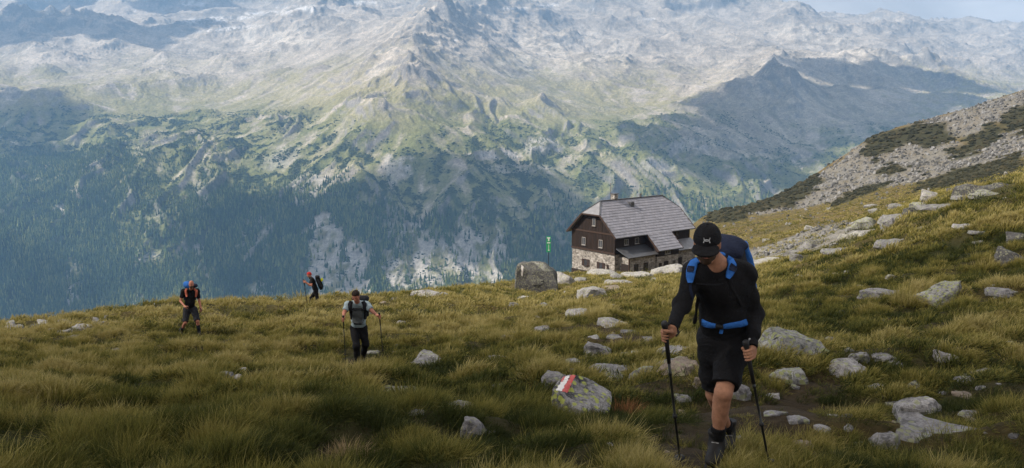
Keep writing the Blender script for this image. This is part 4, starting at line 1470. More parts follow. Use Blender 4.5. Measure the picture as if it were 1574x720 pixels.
MAT_TILE = m.done(c, .48, m.bump(m.noise(p, 30, 3), .15, .01), spec=.5)
MAT_SHEET = simple('roof_sheet', (.05, .052, .058), .38, .0, .25, 2.0, spec=.6)
MAT_SHEET2 = simple('grey_roof_sheet', (.15, .15, .16), .38, .0, .25, 2.0, spec=.6)
MAT_TRIM = simple('verge_board', (.035, .02, .014), .8)
MAT_WHITE = simple('white_window_paint', (.22, .21, .20), .7)
MAT_SHUT = simple('dark_shutter', (.03, .018, .015), .75)
m = M('window_glass'); MAT_GLASS = m.done(m.ramp(m.noise(m.coord('Object'), 1.5, 2), (.4, (.012, .014, .017)), (.6, (.03, .033, .038))), .08, spec=.6)
MAT_DARKWOOD = simple('dark_door_wood', (.018, .012, .010), .8)
MAT_METAL = simple('grey_metal', (.16, .16, .165), .4, .7)

boxes('stone_wall', MAT_STONE, hut, (0, LW, 0, GW, -2.5, HS))
boxes('plinth', MAT_DARKWOOD, hut, (-.12, -.003, 2.2, GW + .05, -1.6, .28))
ymid = GW / 2; slope = (HR - HE) / ymid
hw = 1.9; yh = ymid - hw; zh = HR - hw * slope      # half hip
# timber storey with gables
bm = bmesh.new()
prof = [(-.06, HS), (GW + .06, HS), (GW + .06, HE), (ymid + hw, zh), (ymid - hw, zh), (-.06, HE)]
a = [bm.verts.new((-.07, y, z)) for y, z in prof]; b = [bm.verts.new((LW + .07, y, z)) for y, z in prof]
bm.faces.new(a[::-1]); bm.faces.new(b)
for i in range(6): bm.faces.new((a[i], a[(i + 1) % 6], b[(i + 1) % 6], b[i]))
bmesh.ops.recalc_face_normals(bm, faces=bm.faces[:])
me = bpy.data.meshes.new('timber_wall'); bm.to_mesh(me); bm.free()
put('timber_wall', me, MAT_TIMBER, hut)
# boards over the joints of the gable
bm = bmesh.new(); y = .1
while y < GW:
    zt = min(HE + (y if y < ymid else GW - y) * slope, zh) - .06
    box(bm, -.105, -.072, y - .025, y + .025, HS + .02, zt); y += .30
me = bpy.data.meshes.new('cover_strips'); bm.to_mesh(me); bm.free()
tag(put('cover_strip', me, MAT_TIMBER, hut), kind='stuff')
boxes('floor_beam', MAT_TRIM, hut, (-.14, -.075, -.1, GW + .1, 6.1, 6.35)); boxes('floor_beam', MAT_TRIM, hut, (-.16, -.075, -.1, GW + .1, HS - .02, HS + .22))

OV = .65; zc = .16


def rz(y):      # roof surface height
    return HE + zc + min(y, GW - y) * slope


XO = .6; XI = 1.35
front = [(-XO, -OV, rz(-OV)), (LW + XO, -OV, rz(-OV)), (LW + XO, yh, rz(yh)), (LW - XI, ymid, rz(ymid)), (XI, ymid, rz(ymid)), (-XO, yh, rz(yh))]
back = [(x, GW - y, z) for x, y, z in front]
roof = slab('roof', front, .16, MAT_SHEET2, hut)
slab('roof', back, .16, MAT_SHEET2, hut)
for x0, x1 in ((-XO - .02, XI), (LW + XO + .02, LW - XI)):
    slab('half_hip', [(x0, yh, rz(yh) + .003), (x0, GW - yh, rz(yh) + .003), (x1, ymid, rz(ymid) + .003)], .14, MAT_SHEET2, hut)
WX0, WX1, WD = 6.3, 10.9, 2.35
wing_roof = [(WX0 - .35, -OV - .01, rz(-OV) + .004), (WX1 + .35, -OV - .01, rz(-OV) + .004), (WX1 + .35, -OV - WD, rz(-OV - WD)), (WX0 - .35, -OV - WD, rz(-OV - WD))]
slab('wing_roof', wing_roof, .16, MAT_SHEET2, hut)


def tile_field(name, x_range, y_range, inside_fn, seed):
    """rows of shingles laid up the slope, each a thin tilted plate"""
    r = np.random.RandomState(seed); V = []; Fc = []; S = []
    dy = .36; row = 0; y = y_range[0]
    sl = np.array([0, 1, slope]) / math.hypot(1, slope); nn = np.array([0, -slope, 1]) / math.hypot(1, slope)
    while y < y_range[1]:
        x = x_range[0] + (row % 2) * .3
        while x < x_range[1]:
            w = .575
            if inside_fn(x + w / 2, y + dy * .5):
                o = np.array([x + r.randn() * .008, y, rz(y)])
                lift = .035 + r.rand() * .02
                p = [o + nn * lift, o + np.array([w, 0, 0]) + nn * (lift + r.randn() * .006), o + np.array([w, 0, 0]) + sl * .5 + nn * .008, o + sl * .5 + nn * .008]
                q = [o + nn * .004, o + np.array([w, 0, 0]) + nn * .004]
                b = len(V); V += p + q
                Fc += [(b, b + 1, b + 2, b + 3), (b + 4, b + 5, b + 1, b)]
                S += [np.clip(.5 + r.randn() * .11, 0, 1)] * 6
            x += .6
        y += dy; row += 1
    me = mesh_np(name, V, Fc, False); fattr(me, 'shade', S)
    return me


def in_front(x, y):
    if y < yh: return -XO + .1 < x < LW + XO - .1
    t = (y - yh) / (ymid - yh); return -XO + t * (XI + XO) + .2 < x < LW + XO - t * (XI + XO) - .2


tag(put('shingle', tile_field('shingle', (-XO, LW + XO), (-OV - .02, ymid - .2), in_front, 1), MAT_TILE, roof), kind='stuff')
tag(put('shingle', tile_field('shingle', (WX0 - .33, WX1 + .3), (-OV - WD, -OV - .1), lambda x, y: WX0 - .3 < x < WX1 + .3, 2), MAT_TILE, roof), kind='stuff')


def beam(name, p, q, w, h, mat, parent):
    p = Vector(p); q = Vector(q); d = (q - p); ln = d.length; d.normalize()
    s = d.cross(Vector((0, 0, 1))); s = s.normalized() if s.length > 1e-4 else Vector((1, 0, 0)); u = s.cross(d)
    V = [];
    for e in (p, q):
        for a, b in ((-1, -1), (1, -1), (1, 1), (-1, 1)): V.append(e + s * a * w / 2 + u * b * h / 2)
    me = mesh_np(name, V, [(0, 1, 2, 3), (7, 6, 5, 4), (0, 4, 5, 1), (1, 5, 6, 2), (2, 6, 7, 3), (3, 7, 4, 0)], False)
    return put(name, me, mat, parent)


for x in (-XO - .03, LW + XO + .03):
    for f in (lambda y: y, lambda y: GW - y):
        beam('verge_board', (x, f(-OV - .03), rz(-OV) - .10), (x, f(yh), rz(yh) - .10), .06, .26, MAT_TRIM, hut)
    beam('verge_board', (x, yh, rz(yh) - .09), (x, GW - yh, rz(yh) - .09), .06, .2, MAT_TRIM, hut)
beam('ridge_cap', (XI, ymid, rz(ymid) + .05), (LW - XI, ymid, rz(ymid) + .05), .3, .08, MAT_SHEET, hut)
for x in (-XO, LW + XO):
    for s in (-1, 1):
        beam('hip_cap', (x, ymid + s * hw, rz(yh) + .05), (XI if x < 0 else LW - XI, ymid, rz(ymid) + .05), .16, .06, MAT_SHEET, hut)
for a, b in ((-XO, WX0 - .4), (WX1 + .4, LW + XO)):
    beam('gutter', (a, -OV - .08, rz(-OV) - .06), (b, -OV - .08, rz(-OV) - .06), .12, .1, MAT_SHEET, hut)
beam('gutter', (WX0 - .35, -OV - WD - .07, rz(-OV - WD) - .05), (WX1 + .35, -OV - WD - .07, rz(-OV - WD) - .05), .12, .1, MAT_SHEET, hut)
for x in (WX0 - .38, WX1 + .38):
    beam('verge_board', (x, -OV, rz(-OV) - .1), (x, -OV - WD - .03, rz(-OV - WD) - .1), .06, .26, MAT_TRIM, hut)

# wing under the long roof, lean-to beside the gable corner, porch on the other side
zw = rz(-OV - WD + .35) - .3
boxes('wing_stone', MAT_STONE, hut, (WX0, WX1, -2.45, -.002, -2.5, 2.75))
boxes('wing_timber', MAT_TIMBER, hut, (WX0 - .04, WX1 + .04, -2.49, -.075, 2.75, zw))
# timber web that closes the wing up to its sloping roof
for x in (WX0, WX1 - .1):
    bm = bmesh.new()
    tri = [(-2.49, zw), (-.08, zw), (-.08, rz(-.08) - .25), (-2.49, zw + .04)]
    a = [bm.verts.new((x, y, z)) for y, z in tri]; b = [bm.verts.new((x + .1, y, z)) for y, z in tri]
    bm.faces.new(a); bm.faces.new(b[::-1])
    for i in range(4): bm.faces.new((a[i], b[i], b[(i + 1) % 4], a[(i + 1) % 4]))
    bmesh.ops.recalc_face_normals(bm, faces=bm.faces[:])
    me = bpy.data.meshes.new('wing_gusset'); bm.to_mesh(me); bm.free(); put('wing_gusset', me, MAT_TIMBER, hut)
boxes('lean_to_wall', MAT_STONE, hut, (.9, WX0 - .01, -2.1, -.004, -2.5, 3.05))
slab('lean_to_roof', [(.1, -.08, 4.35), (WX0 - .05, -.08, 4.35), (WX0 - .05, -2.75, 3.25), (.1, -2.75, 3.25)], .14, MAT_SHEET, hut)
boxes('porch_wall', MAT_STONE, hut, (WX1 + .01, LW - .4, -1.6, -.004, -2.5, 2.9))
slab('porch_roof', [(WX1 + .06, -.08, 4.4), (LW + .2, -.08, 4.4), (LW + .2, -2.3, 3.2), (WX1 + .06, -2.3, 3.2)], .14, MAT_SHEET2, hut)
boxes('porch_post', MAT_TRIM, hut, (LW - .25, LW - .08, -2.15, -2.0, -2, 3.12))
boxes('porch_post', MAT_TRIM, hut, (.25, .4, -2.6, -2.45, -2, 3.2))


def window(pos, w, h, face, shutters=False, mat=None):
    """face 'g': in the gable; 'f': in a long wall. frame > pane"""
    x, y, z = pos; t = .07

    def bx(a0, a1, b0, b1, d0, d1):
        return (x - d1, x - d0, y + a0, y + a1, z + b0, z + b1) if face == 'g' else (x + a0, x + a1, y - d1, y - d0, z + b0, z + b1)
    fr = boxes('window', mat or MAT_WHITE, hut, bx(-w / 2, -w / 2 + t, 0, h, .0, .09), bx(w / 2 - t, w / 2, 0, h, .0, .09), bx(-w / 2 + t, w / 2 - t, 0, t, .0, .088), bx(-w / 2 + t, w / 2 - t, h - t, h, .0, .088), bx(-.025, .025, t, h - t, .0, .075))
    boxes('pane', MAT_GLASS, fr, bx(-w / 2 + t, w / 2 - t, t, h - t, .004, .05))
    boxes('sill', MAT_WHITE if mat is None else mat, fr, bx(-w / 2 - .06, w / 2 + .06, -.07, -.004, .0, .16))
    if shutters:
        for s in (-1, 1):
            c = s * (w / 2 + .24)
            boxes('shutter', MAT_SHUT, fr, bx(c - .22, c + .22, -.02, h + .02, .03, .075), bx(c - .20, c + .20, .1, .2, .075, .1), bx(c - .20, c + .20, h - .2, h - .1, .075, .1))
    return fr


window((-.075, ymid - .25, 7.15), .62, 1.1, 'g')
window((-.075, 6.3, 4.1), .75, 1.15, 'g'); window((-.075, 2.75, 4.1), .75, 1.15, 'g')
window((-.002, 5.95, 1.0), .7, 1.0, 'g', True, MAT_TRIM); window((-.002, 2.75, .9), .7, 1.0, 'g', True, MAT_TRIM); window((-.002, 1.35, 1.3), .35, .45, 'g', False, MAT_TRIM)
window((2.2, -.075, 4.62), .8, .85, 'f'); window((4.4, -.075, 4.62), .8, .85, 'f'); window((13.2, -.075, 4.75), .8, .8, 'f', False, MAT_TRIM)
window((8.4, -2.50, 3.0), 1.1, .85, 'f')
for x in (2.2, 4.2): window((x, -2.1, 1.1), .85, 1.0, 'f', False, MAT_TRIM)
window((9.9, -2.45, 1.0), .8, .95, 'f'); window((6.95, -2.45, 1.0), .5, .8, 'f', False, MAT_TRIM)
for x, y, w in ((8.2, -2.45, 1.0), (12.2, -1.6, 1.0)):
    d = boxes('door', MAT_DARKWOOD, hut, (x - w / 2, x + w / 2, y - .06, y - .002, -.8, 1.95))
    boxes('handle', MAT_METAL, d, (x + w / 2 - .14, x + w / 2 - .1, y - .12, y - .062, .75, .9))
boxes('door', MAT_DARKWOOD, hut, (.82, .898, -1.9, -.5, -.8, 2.1))
ch = boxes('chimney', MAT_STONE, hut, (4.2, 5.0, ymid - .1, ymid + .7, HR - .8, HR + .95), bevel=.03)
boxes('chimney_cap', MAT_SHEET, ch, (4.1, 5.1, ymid - .2, ymid + .8, HR + 1.02, HR + 1.1), (4.25, 4.35, ymid - .05, ymid + .05, HR + .95, HR + 1.02), (4.85, 4.95, ymid + .55, ymid + .65, HR + .95, HR + 1.02))
boxes('vent_pipe', MAT_METAL, hut, (10.0, 10.25, ymid + .1, ymid + .35, HR - .5, HR + .75))
boxes('mast', MAT_METAL, hut, (3.55, 3.61, ymid + .1, ymid + .16, HR - .4, HR + 2.7))
hx = boxes('roof_hatch', MAT_SHEET, hut, (6.6, 7.3, 3.2, 3.9, rz(3.2) - .3, rz(3.9) + .12), bevel=.03)

# ------------------------------------------------------------------ the green banner
SY = 80.0
sb = W(843, 414, SY); s1 = SY / F_PX
sign = empty('banner_sign', sb)
tag(sign, 'narrow green banner sign with white marks on a thin dark pole by the big boulder', 'sign')
boxes('pole', MAT_DARKWOOD, sign, (-.024, .024, -.024, .024, -1.5, 52 * s1))
MAT_PRINT = simple('banner_print', (.75, .78, .76), .6)
MAT_GREEN = simple('green_banner', (.03, .33, .14), .7, var=.1, scale=3)
bn = boxes('banner', MAT_GREEN, sign, (-3.6 * s1, 3.4 * s1, -.075, -.045, 27 * s1, 52 * s1))
for b in ((-2.6, 2.4, 48.5, 50.5), (-.9, 1.1, 44.5, 48.4), (-2.4, 2.6, 41, 42.6), (-.1, .6, 31, 39), (-.9, 1.4, 29.3, 30.9)):
    boxes('print_mark', MAT_PRINT, bn, (b[0] * s1, b[1] * s1, -.08, -.0755, b[2] * s1, b[3] * s1))
# ------------------------------------------------------------------ people: signed distance fields turned into one skin each
def NV(v): return np.array(v, float)
def unit(v):
    v = NV(v); return v / np.linalg.norm(v)


class SDF:
    def __init__(self): self.p = []

    def cone(self, a, b, ra, rb, k=.03, squash=None, cut=None):
        """tapered limb; SQUASH (axis, factor): thinner along axis; CUT [(point, outward normal)]: sawn off flat"""
        self.p.append(('c', NV(a), NV(b), ra, rb, k, squash, cut or [])); return self

    def ell(self, c, r, axes, k=.03, cut=None):
        self.p.append(('e', NV(c), NV(r), np.array(axes, float), k, cut or [])); return self

    def chain(self, pts, rs, k=.01, squash=None):
        for i in range(len(pts) - 1): self.cone(pts[i], pts[i + 1], rs[i], rs[i + 1], k, squash)
        return self

    def mesh(self, h, name, wrinkle=0.0, planes=(), wfreq=28.0, simplify=None):
        lo = np.full(3, 1e9); hi = -lo
        bb = []
        for q in self.p:
            if q[0] == 'c':
                r = max(q[3], q[4]); a = np.minimum(q[1], q[2]) - r; b = np.maximum(q[1], q[2]) + r
            else:
                r = q[2].max(); a = q[1] - r; b = q[1] + r
            bb.append((a, b)); lo = np.minimum(lo, a); hi = np.maximum(hi, b)
        lo -= 4 * h; hi += 4 * h
        n = np.ceil((hi - lo) / h).astype(int) + 1
        F = np.full(n, 1.0, np.float32)
        for q, (a, b) in zip(self.p, bb):
            k = q[5] if q[0] == 'c' else q[4]
            pad = k + 3 * h
            i0 = np.maximum(((a - pad - lo) / h).astype(int), 0); i1 = np.minimum(np.ceil((b + pad - lo) / h).astype(int) + 1, n)
            X, Y, Z = [(lo[i] + h * np.arange(i0[i], i1[i])).astype(np.float32) for i in range(3)]
            P = [X[:, None, None], Y[None, :, None], Z[None, None, :]]
            if q[0] == 'c':
                A, B, ra, rb, sq = q[1], q[2], q[3], q[4], q[6]
                D = [P[i] - A[i] for i in range(3)]; ba = B - A
                if sq is not None:
                    ax, f = unit(sq[0]), sq[1]
                    al = sum(D[i] * ax[i] for i in range(3)) * (1 / f - 1)
                    D = [D[i] + al * ax[i] for i in range(3)]
                    ba = ba + ax * (ba @ ax) * (1 / f - 1)
                t = np.clip(sum(D[i] * ba[i] for i in range(3)) / (ba @ ba + 1e-12), 0, 1)
                d = np.sqrt(sum((D[i] - t * ba[i]) ** 2 for i in range(3))) - (ra + (rb - ra) * t)
                cuts = q[7]
            else:
                D = [P[i] - q[1][i] for i in range(3)]
                s = 0
                for j in range(3):
                    s = s + (sum(D[i] * q[3][j][i] for i in range(3)) / q[2][j]) ** 2
                d = (np.sqrt(s) - 1) * q[2].min()
                cuts = q[5]
            for c, nn in cuts:
                nn = unit(nn); d = np.maximum(d, sum((P[i] - c[i]) * nn[i] for i in range(3)))
            S = F[i0[0]:i1[0], i0[1]:i1[1], i0[2]:i1[2]]
            hh = np.maximum(k - np.abs(S - d), 0) / max(k, 1e-6)
            S[...] = np.minimum(S, d) - hh * hh * k * .25
        if planes or wrinkle:
            X, Y, Z = [(lo[i] + h * np.arange(n[i])).astype(np.float32) for i in range(3)]
            P = [X[:, None, None], Y[None, :, None], Z[None, None, :]]
            if wrinkle:
                w = wfreq
                F += wrinkle * (np.sin(P[2] * w * 1.3 + 1.5 * np.sin(P[0] * w * .9 + P[1] * w * .7)) * .6 + np.sin((P[0] + P[2] * .6) * w * 1.9 + 2 * np.sin(P[2] * w * .5)) * .4)
            for c, nn in planes:
                if not hasattr(nn, '__len__'):
                    F = np.maximum(F, nn - np.sqrt(sum((P[i] - c[i]) ** 2 for i in range(3)))); continue
                nn = unit(nn); F = np.maximum(F, sum((P[i] - c[i]) * nn[i] for i in range(3)))
        return nets(F, lo, h, name)


def nets(F, lo, h, name):
    s = F < 0
    c = np.zeros(np.array(s.shape) - 1, np.int8)
    cs = [(i, j, k) for i in (0, 1) for j in (0, 1) for k in (0, 1)]
    sh = c.shape
    for i, j, k in cs: c += s[i:i + sh[0], j:j + sh[1], k:k + sh[2]]
    I = np.argwhere((c > 0) & (c < 8))
    val = np.stack([F[I[:, 0] + i, I[:, 1] + j, I[:, 2] + k] for i, j, k in cs], 1)
    acc = np.zeros((len(I), 3)); cnt = np.zeros(len(I))
    for a in range(8):
        for b in range(a + 1, 8):
            if sum(abs(cs[a][q] - cs[b][q]) for q in range(3)) == 1:
                m = (val[:, a] < 0) != (val[:, b] < 0)
                t = np.where(m, val[:, a] / np.where(m, val[:, a] - val[:, b], 1), 0)
                acc += m[:, None] * (NV(cs[a]) + t[:, None] * (NV(cs[b]) - NV(cs[a]))); cnt += m
    V = lo + h * (I + acc / cnt[:, None])
    vid = np.full(sh, -1, np.int32); vid[tuple(I.T)] = np.arange(len(I))
    Q = []
    for ax in range(3):
        sl0 = [slice(1, -1)] * 3; sl1 = [slice(1, -1)] * 3
        sl0[ax] = slice(0, -1); sl1[ax] = slice(1, None)
        m = s[tuple(sl0)] != s[tuple(sl1)]
        E = np.argwhere(m); st = s[tuple(sl0)][tuple(E.T)]
        off = np.ones(3, int); off[ax] = 0
        G = E + off
        o1 = np.zeros(3, int); o2 = np.zeros(3, int); o1[(ax + 1) % 3] = 1; o2[(ax + 2) % 3] = 1
        q = np.stack([vid[tuple((G - o1 - o2).T)], vid[tuple((G - o2).T)], vid[tuple(G.T)], vid[tuple((G - o1).T)]], 1)
        q[~st] = q[~st][:, ::-1]
        Q.append(q)
    Q = np.concatenate(Q); Q = Q[(Q >= 0).all(1)]
    return mesh_np(name, V, Q, True)


def skin_mat(name, col):
    m = M(name); p = m.pos()
    c = m.ramp(m.noise(p, 26, 6, .7), (.3, tuple(x * .68 for x in col)), (.7, tuple(min(1, x * 1.15) for x in col)))
    return m.done(c, .68, m.bump(m.noise(p, 120, 4), .3, .003), spec=.22)


def cloth(name, col, var=.25, weave=220.0, rough=.9):
    m = M(name); p = m.pos()
    c = m.ramp(m.noise(p, 6, 5, .6), (.3, tuple(x * (1 - var) for x in col)), (.7, tuple(x * (1 + var) for x in col)))
    h = m.math('ADD', m.noise(p, 11, 5, .6, 1.2), m.math('MULTIPLY', m.noise(p, weave, 2), .12))
    return m.done(c, rough, m.bump(h, .8, .03), spec=.2)


SKIN = skin_mat('skin', (.33, .165, .10)); SKIN_RED = skin_mat('ruddy_skin', (.42, .18, .12))
BLACK = cloth('black_cloth', (.0065, .0065, .0078), .45); CHAR = cloth('charcoal_cloth', (.018, .019, .023)); BLUE = cloth('blue_webbing', (.032, .14, .45), .3)
NAVY = cloth('navy_cloth', (.016, .022, .045)); GREYBLUE = cloth('grey_blue_cotton', (.27, .34, .37), .12); GREY = cloth('grey_cotton', (.085, .095, .10))
HAIR = cloth('dark_hair', (.018, .012, .009), .4); BEARD = cloth('beard', (.045, .028, .018), .4); RED = cloth('red_cloth', (.42, .03, .03)); YEL = cloth('yellow_cloth', (.62, .62, .03))
ORANGE = cloth('salmon_webbing', (.48, .14, .09)); GREYBEARD = cloth('grey_beard', (.10, .07, .055), .4)
EYE = simple('eye', (.012, .010, .009), .2); LIP = simple('lip', (.32, .13, .10), .6); RUBBER = simple('pole_grip_rubber', (.012, .012, .013), .6)
ALU = simple('pole_shaft', (.028, .03, .03), .35, .4); SILVER = simple('emblem_silver', (.28, .29, .30), .5); LEATHER = simple('boot_leather', (.010, .009, .0085), .7, bump=.3); SOLE = simple('boot_sole', (.012, .012, .012), .85)
BRIGHT = simple('boot_lace', (.2, .2, .2), .7)


def smoothstrip(name, pts, nrm, width, th, mat, parent=None):
    """webbing: a band along PTS lying against normals NRM"""
    P = [NV(p) for p in pts]; V = []; Fc = []
    for i, p in enumerate(P):
        t = unit(P[min(i + 1, len(P) - 1)] - P[max(i - 1, 0)])
        n = NV(nrm[i]); n = unit(n - t * (n @ t)); s = np.cross(t, n)
        w = width[i] if hasattr(width, '__len__') else width
        for a, b in ((-1, 0), (-.82, 1), (.82, 1), (1, 0)): V.append(p + s * a * w / 2 + n * b * th)
    for i in range(len(P) - 1):
        for k in range(4):
            a = i * 4 + k; b = i * 4 + (k + 1) % 4
            Fc.append((a, b, b + 4, a + 4))
    Fc.append((0, 1, 2, 3)); e = (len(P) - 1) * 4; Fc.append((e + 3, e + 2, e + 1, e))
    me = mesh_np(name, V, Fc, True)
    return put(name, me, mat, parent)


def hand(S, g, axis, wrist, k, side, thumb_up=True, rg=.015):
    """a palm and five fingers closed round a grip at G along AXIS; K: scale; SIDE: which way the palm lies"""
    g = NV(g); a = unit(axis); w = NV(wrist)
    b = w - g; b = unit(b - a * (b @ a)); s = np.cross(a, b) * side
    R = (rg + .0085) * k
    S.cone(g + (b * .030 + s * .014 + a * .026) * k, g + (b * .030 + s * .014 - a * .030) * k, .019 * k, .017 * k, .015 * k)
    S.cone(g + (b * .050 + s * .004 + a * .012) * k, g + (b * .050 + s * .004 - a * .018) * k, .022 * k, .020 * k, .02 * k)
    S.cone(g + (b * .055 - a * .003) * k, w, .024 * k, .025 * k, .02 * k)
    for i in range(4):
        h = (.030 - i * .0205) * k; rr = (.0092, .0096, .0090, .0078)[i] * k; span = (205, 225, 215, 190)[i]
        pts = []
        for q in range(6):
            ph = math.radians(38 + span * q / 5)
            rad = R + (.010 * k if q == 0 else 0)
            pts.append(g + a * (h - .0015 * k * q) + (b * math.cos(ph) + s * math.sin(ph)) * rad)
        S.chain(pts, [rr * 1.1, rr * 1.06, rr, rr * .98, rr * .92, rr * .85], .004 * k)
    u = 1 if thumb_up else -1
    S.chain([g + (b * .046 - s * .012 + a * .004 * u) * k, g + (b * .022 - s * .027 + a * .024 * u) * k, g + (-b * .002 - s * .029 + a * .037 * u) * k, g + (-b * .022 - s * .014 + a * .044 * u) * k], [.014 * k, .012 * k, .0105 * k, .009 * k], .008 * k)


def head(S, c, f, u, k, chin=1.0):
    f = unit(f); u = unit(u - f * (NV(u) @ f)); r = np.cross(f, u)
    A = (r, f, u); o = lambda x, y, z: NV(c) + (r * x + f * y + u * z) * k
    S.ell(o(0, -.012, .028), NV((.076, .097, .090)) * k, A, .03 * k)
    S.ell(o(0, .022, -.045), NV((.060, .068, .070)) * k, A, .04 * k)
    S.ell(o(0, .052, -.093), NV((.032, .030, .024)) * k * chin, A, .03 * k)
    S.cone(o(-.05, -.01, -.055), o(-.022, .058, -.092), .022 * k, .018 * k, .02 * k); S.cone(o(.05, -.01, -.055), o(.022, .058, -.092), .022 * k, .018 * k, .02 * k)
    S.cone(o(0, .083, .010), o(0, .108, -.030), .011 * k, .0145 * k, .012 * k)
    S.ell(o(-.012, .100, -.034), NV((.009, .010, .008)) * k, A, .008 * k); S.ell(o(.012, .100, -.034), NV((.009, .010, .008)) * k, A, .008 * k)
    S.cone(o(-.042, .070, .022), o(-.008, .082, .018), .012 * k, .011 * k, .012 * k); S.cone(o(.042, .070, .022), o(.008, .082, .018), .012 * k, .011 * k, .012 * k)
    S.ell(o(-.045, .058, -.022), NV((.024, .022, .020)) * k, A, .02 * k); S.ell(o(.045, .058, -.022), NV((.024, .022, .020)) * k, A, .02 * k)
    for x in (-1, 1):
        S.ell(o(x * .078, -.008, -.006), NV((.010, .019, .032)) * k, A, .008 * k); S.ell(o(x * .079, -.002, -.030), NV((.008, .010, .011)) * k, A, .006 * k)
    return o, A


def small(name, parent, mat, fn, h):
    S = SDF(); fn(S); return put(name, S.mesh(h, name), mat, parent)


def boot(parent, an, to, k, h, mat=LEATHER, shaft=.13, fdir=None, laces=True):
    """AN ankle joint, TO tip of the toes on the ground"""
    an, to = NV(an), NV(to); up = NV((0, 0, 1)); d = to - an; f = unit(d - up * (d @ up))
    side = np.cross(f, up); side = unit(side)
    heel = an - f * .045 * k - up * .055 * k; d2 = unit(to - heel); nrm = np.cross(side, d2); nrm = nrm if nrm[2] > 0 else -nrm
    S = SDF()
    S.cone(an + up * shaft * .62 * k, an - up * .01, .055 * k, .050 * k, .03 * k, cut=[(an + up * shaft * .7 * k, up)])
    S.cone(heel + nrm * .02 * k, to - d2 * .05 * k + nrm * .012 * k, .046 * k, .042 * k, .03 * k, (nrm, .85)); S.cone(an - up * .015 * k, to - d2 * .08 * k + nrm * .02 * k, .05 * k, .038 * k, .03 * k)
    S.cone(an + up * shaft * .58 * k, an + up * shaft * .6 * k, .062 * k, .062 * k, .01 * k, cut=[(an + up * shaft * .72 * k, up), (an + up * shaft * .5 * k, -up)])
    b = put('boot', S.mesh(h, 'boot', .0015), mat, parent)
    S = SDF(); S.cone(heel - nrm * .020 * k, to - d2 * .045 * k - nrm * .026 * k, .050 * k, .047 * k, .01 * k, (nrm, .42))
    put('sole', S.mesh(h, 'sole'), SOLE, b)
    if laces:
        for i in range(4):
            c = an + f * (.040 + .016 * i) * k + up * (.055 - .03 * i) * k
            small('lace', b, BRIGHT, lambda S: S.cone(c - side * .022 * k, c + side * .022 * k, .0045 * k, .0045 * k), h * .6)
    return b


def pole(top, tip, label, group, k=1.0, lean_strap=None, basket=True):
    top, tip = NV(top), NV(tip); a = unit(top - tip); ln = np.linalg.norm(top - tip)
    e = empty('trekking_pole', Vector(tip))
    def lath(name, prof, mat, n=10, parent=e):
        x = unit(np.cross(a, (.3, 1, .2))); y = np.cross(a, x); V = []; Fc = []
        for t, r in prof:
            for i in range(n):
                q = i * 2 * math.pi / n; V.append(a * t + (x * math.cos(q) + y * math.sin(q)) * r)
        for j in range(len(prof) - 1):
            for i in range(n): Fc.append((j * n + i, j * n + (i + 1) % n, (j + 1) * n + (i + 1) % n, (j + 1) * n + i))
        V += [a * prof[0][0], a * prof[-1][0]]; b = len(V) - 2
        me_f = Fc + [(b, (i + 1) % n, i, i) for i in range(n)]
        T = []
        for q in Fc: T += [(q[0], q[1], q[2]), (q[0], q[2], q[3])]
        for i in range(n):
            T.append((b, (i + 1) % n, i)); l = (len(prof) - 1) * n; T.append((b + 1, l + i, l + (i + 1) % n))
        return put(name, mesh_np(name, V, T, True), mat, parent)
    g = .13 * k
    lath('shaft', [(.0, .0035), (.03, .006), (.05, .0075), (ln * .36, .0078), (ln * .362, .0105), (ln * .385, .0105), (ln * .387, .0085), (ln * .66, .0088), (ln * .662, .0115), (ln * .685, .0115), (ln * .687, .0095), (ln - g, .0095)], ALU)
    lath('grip', [(ln - g - .14 * k, .0125), (ln - g, .0145), (ln - .11, .0165), (ln - .085, .0145), (ln - .06, .0158), (ln - .02, .0165), (ln + .005, .022), (ln + .022, .023), (ln + .035, .016)], RUBBER)
    if basket: lath('basket', [(.055, .010), (.058, .036), (.064, .037), (.07, .012)], RUBBER, 14)
    lath('clamp', [(ln * .355, .012), (ln * .358, .0155), (ln * .378, .0155), (ln * .381, .012)], RUBBER)
    if lean_strap is not None:
        d = unit(lean_strap); p0 = top - NV(tip) + a * .0; pts = []
        for q in range(9):
            ph = math.pi * 2 * q / 8; pts.append(p0 + d * (.05 - .05 * math.cos(ph)) * 1.1 + a * (-.035 * math.sin(ph) - .04 * (1 - math.cos(ph)) * .5))
        smoothstrip('wrist_strap', pts, [np.cross(a, d)] * 9, .02, .003, RUBBER, e)
    tag(e, label, 'trekking pole', group)
    return e


def body_prims(S, J, k, o=0.0, torso=True):
    """trunk shared by skin (O = 0) and clothes (O = allowance)"""
    f = unit(J['face']); sh = NV(J['shR']) - NV(J['shL']); sq = (f, .72)
    ch, be, pe = NV(J['chest']), NV(J['belly']), NV(J['pelvis'])
    S.cone(ch, be, .148 * k + o, .138 * k + o, .06 * k, sq); S.cone(be, pe, .138 * k + o, .148 * k + o, .06 * k, sq)
    S.cone(NV(J['shR']), ch + (NV(J['shR']) - ch) * .25, .062 * k + o, .10 * k + o, .06 * k); S.cone(NV(J['shL']), ch + (NV(J['shL']) - ch) * .25, .062 * k + o, .10 * k + o, .06 * k)
    S.cone(NV(J['shR']), NV(J['neck']), .055 * k + o, .052 * k + o, .05 * k); S.cone(NV(J['shL']), NV(J['neck']), .055 * k + o, .052 * k + o, .05 * k)


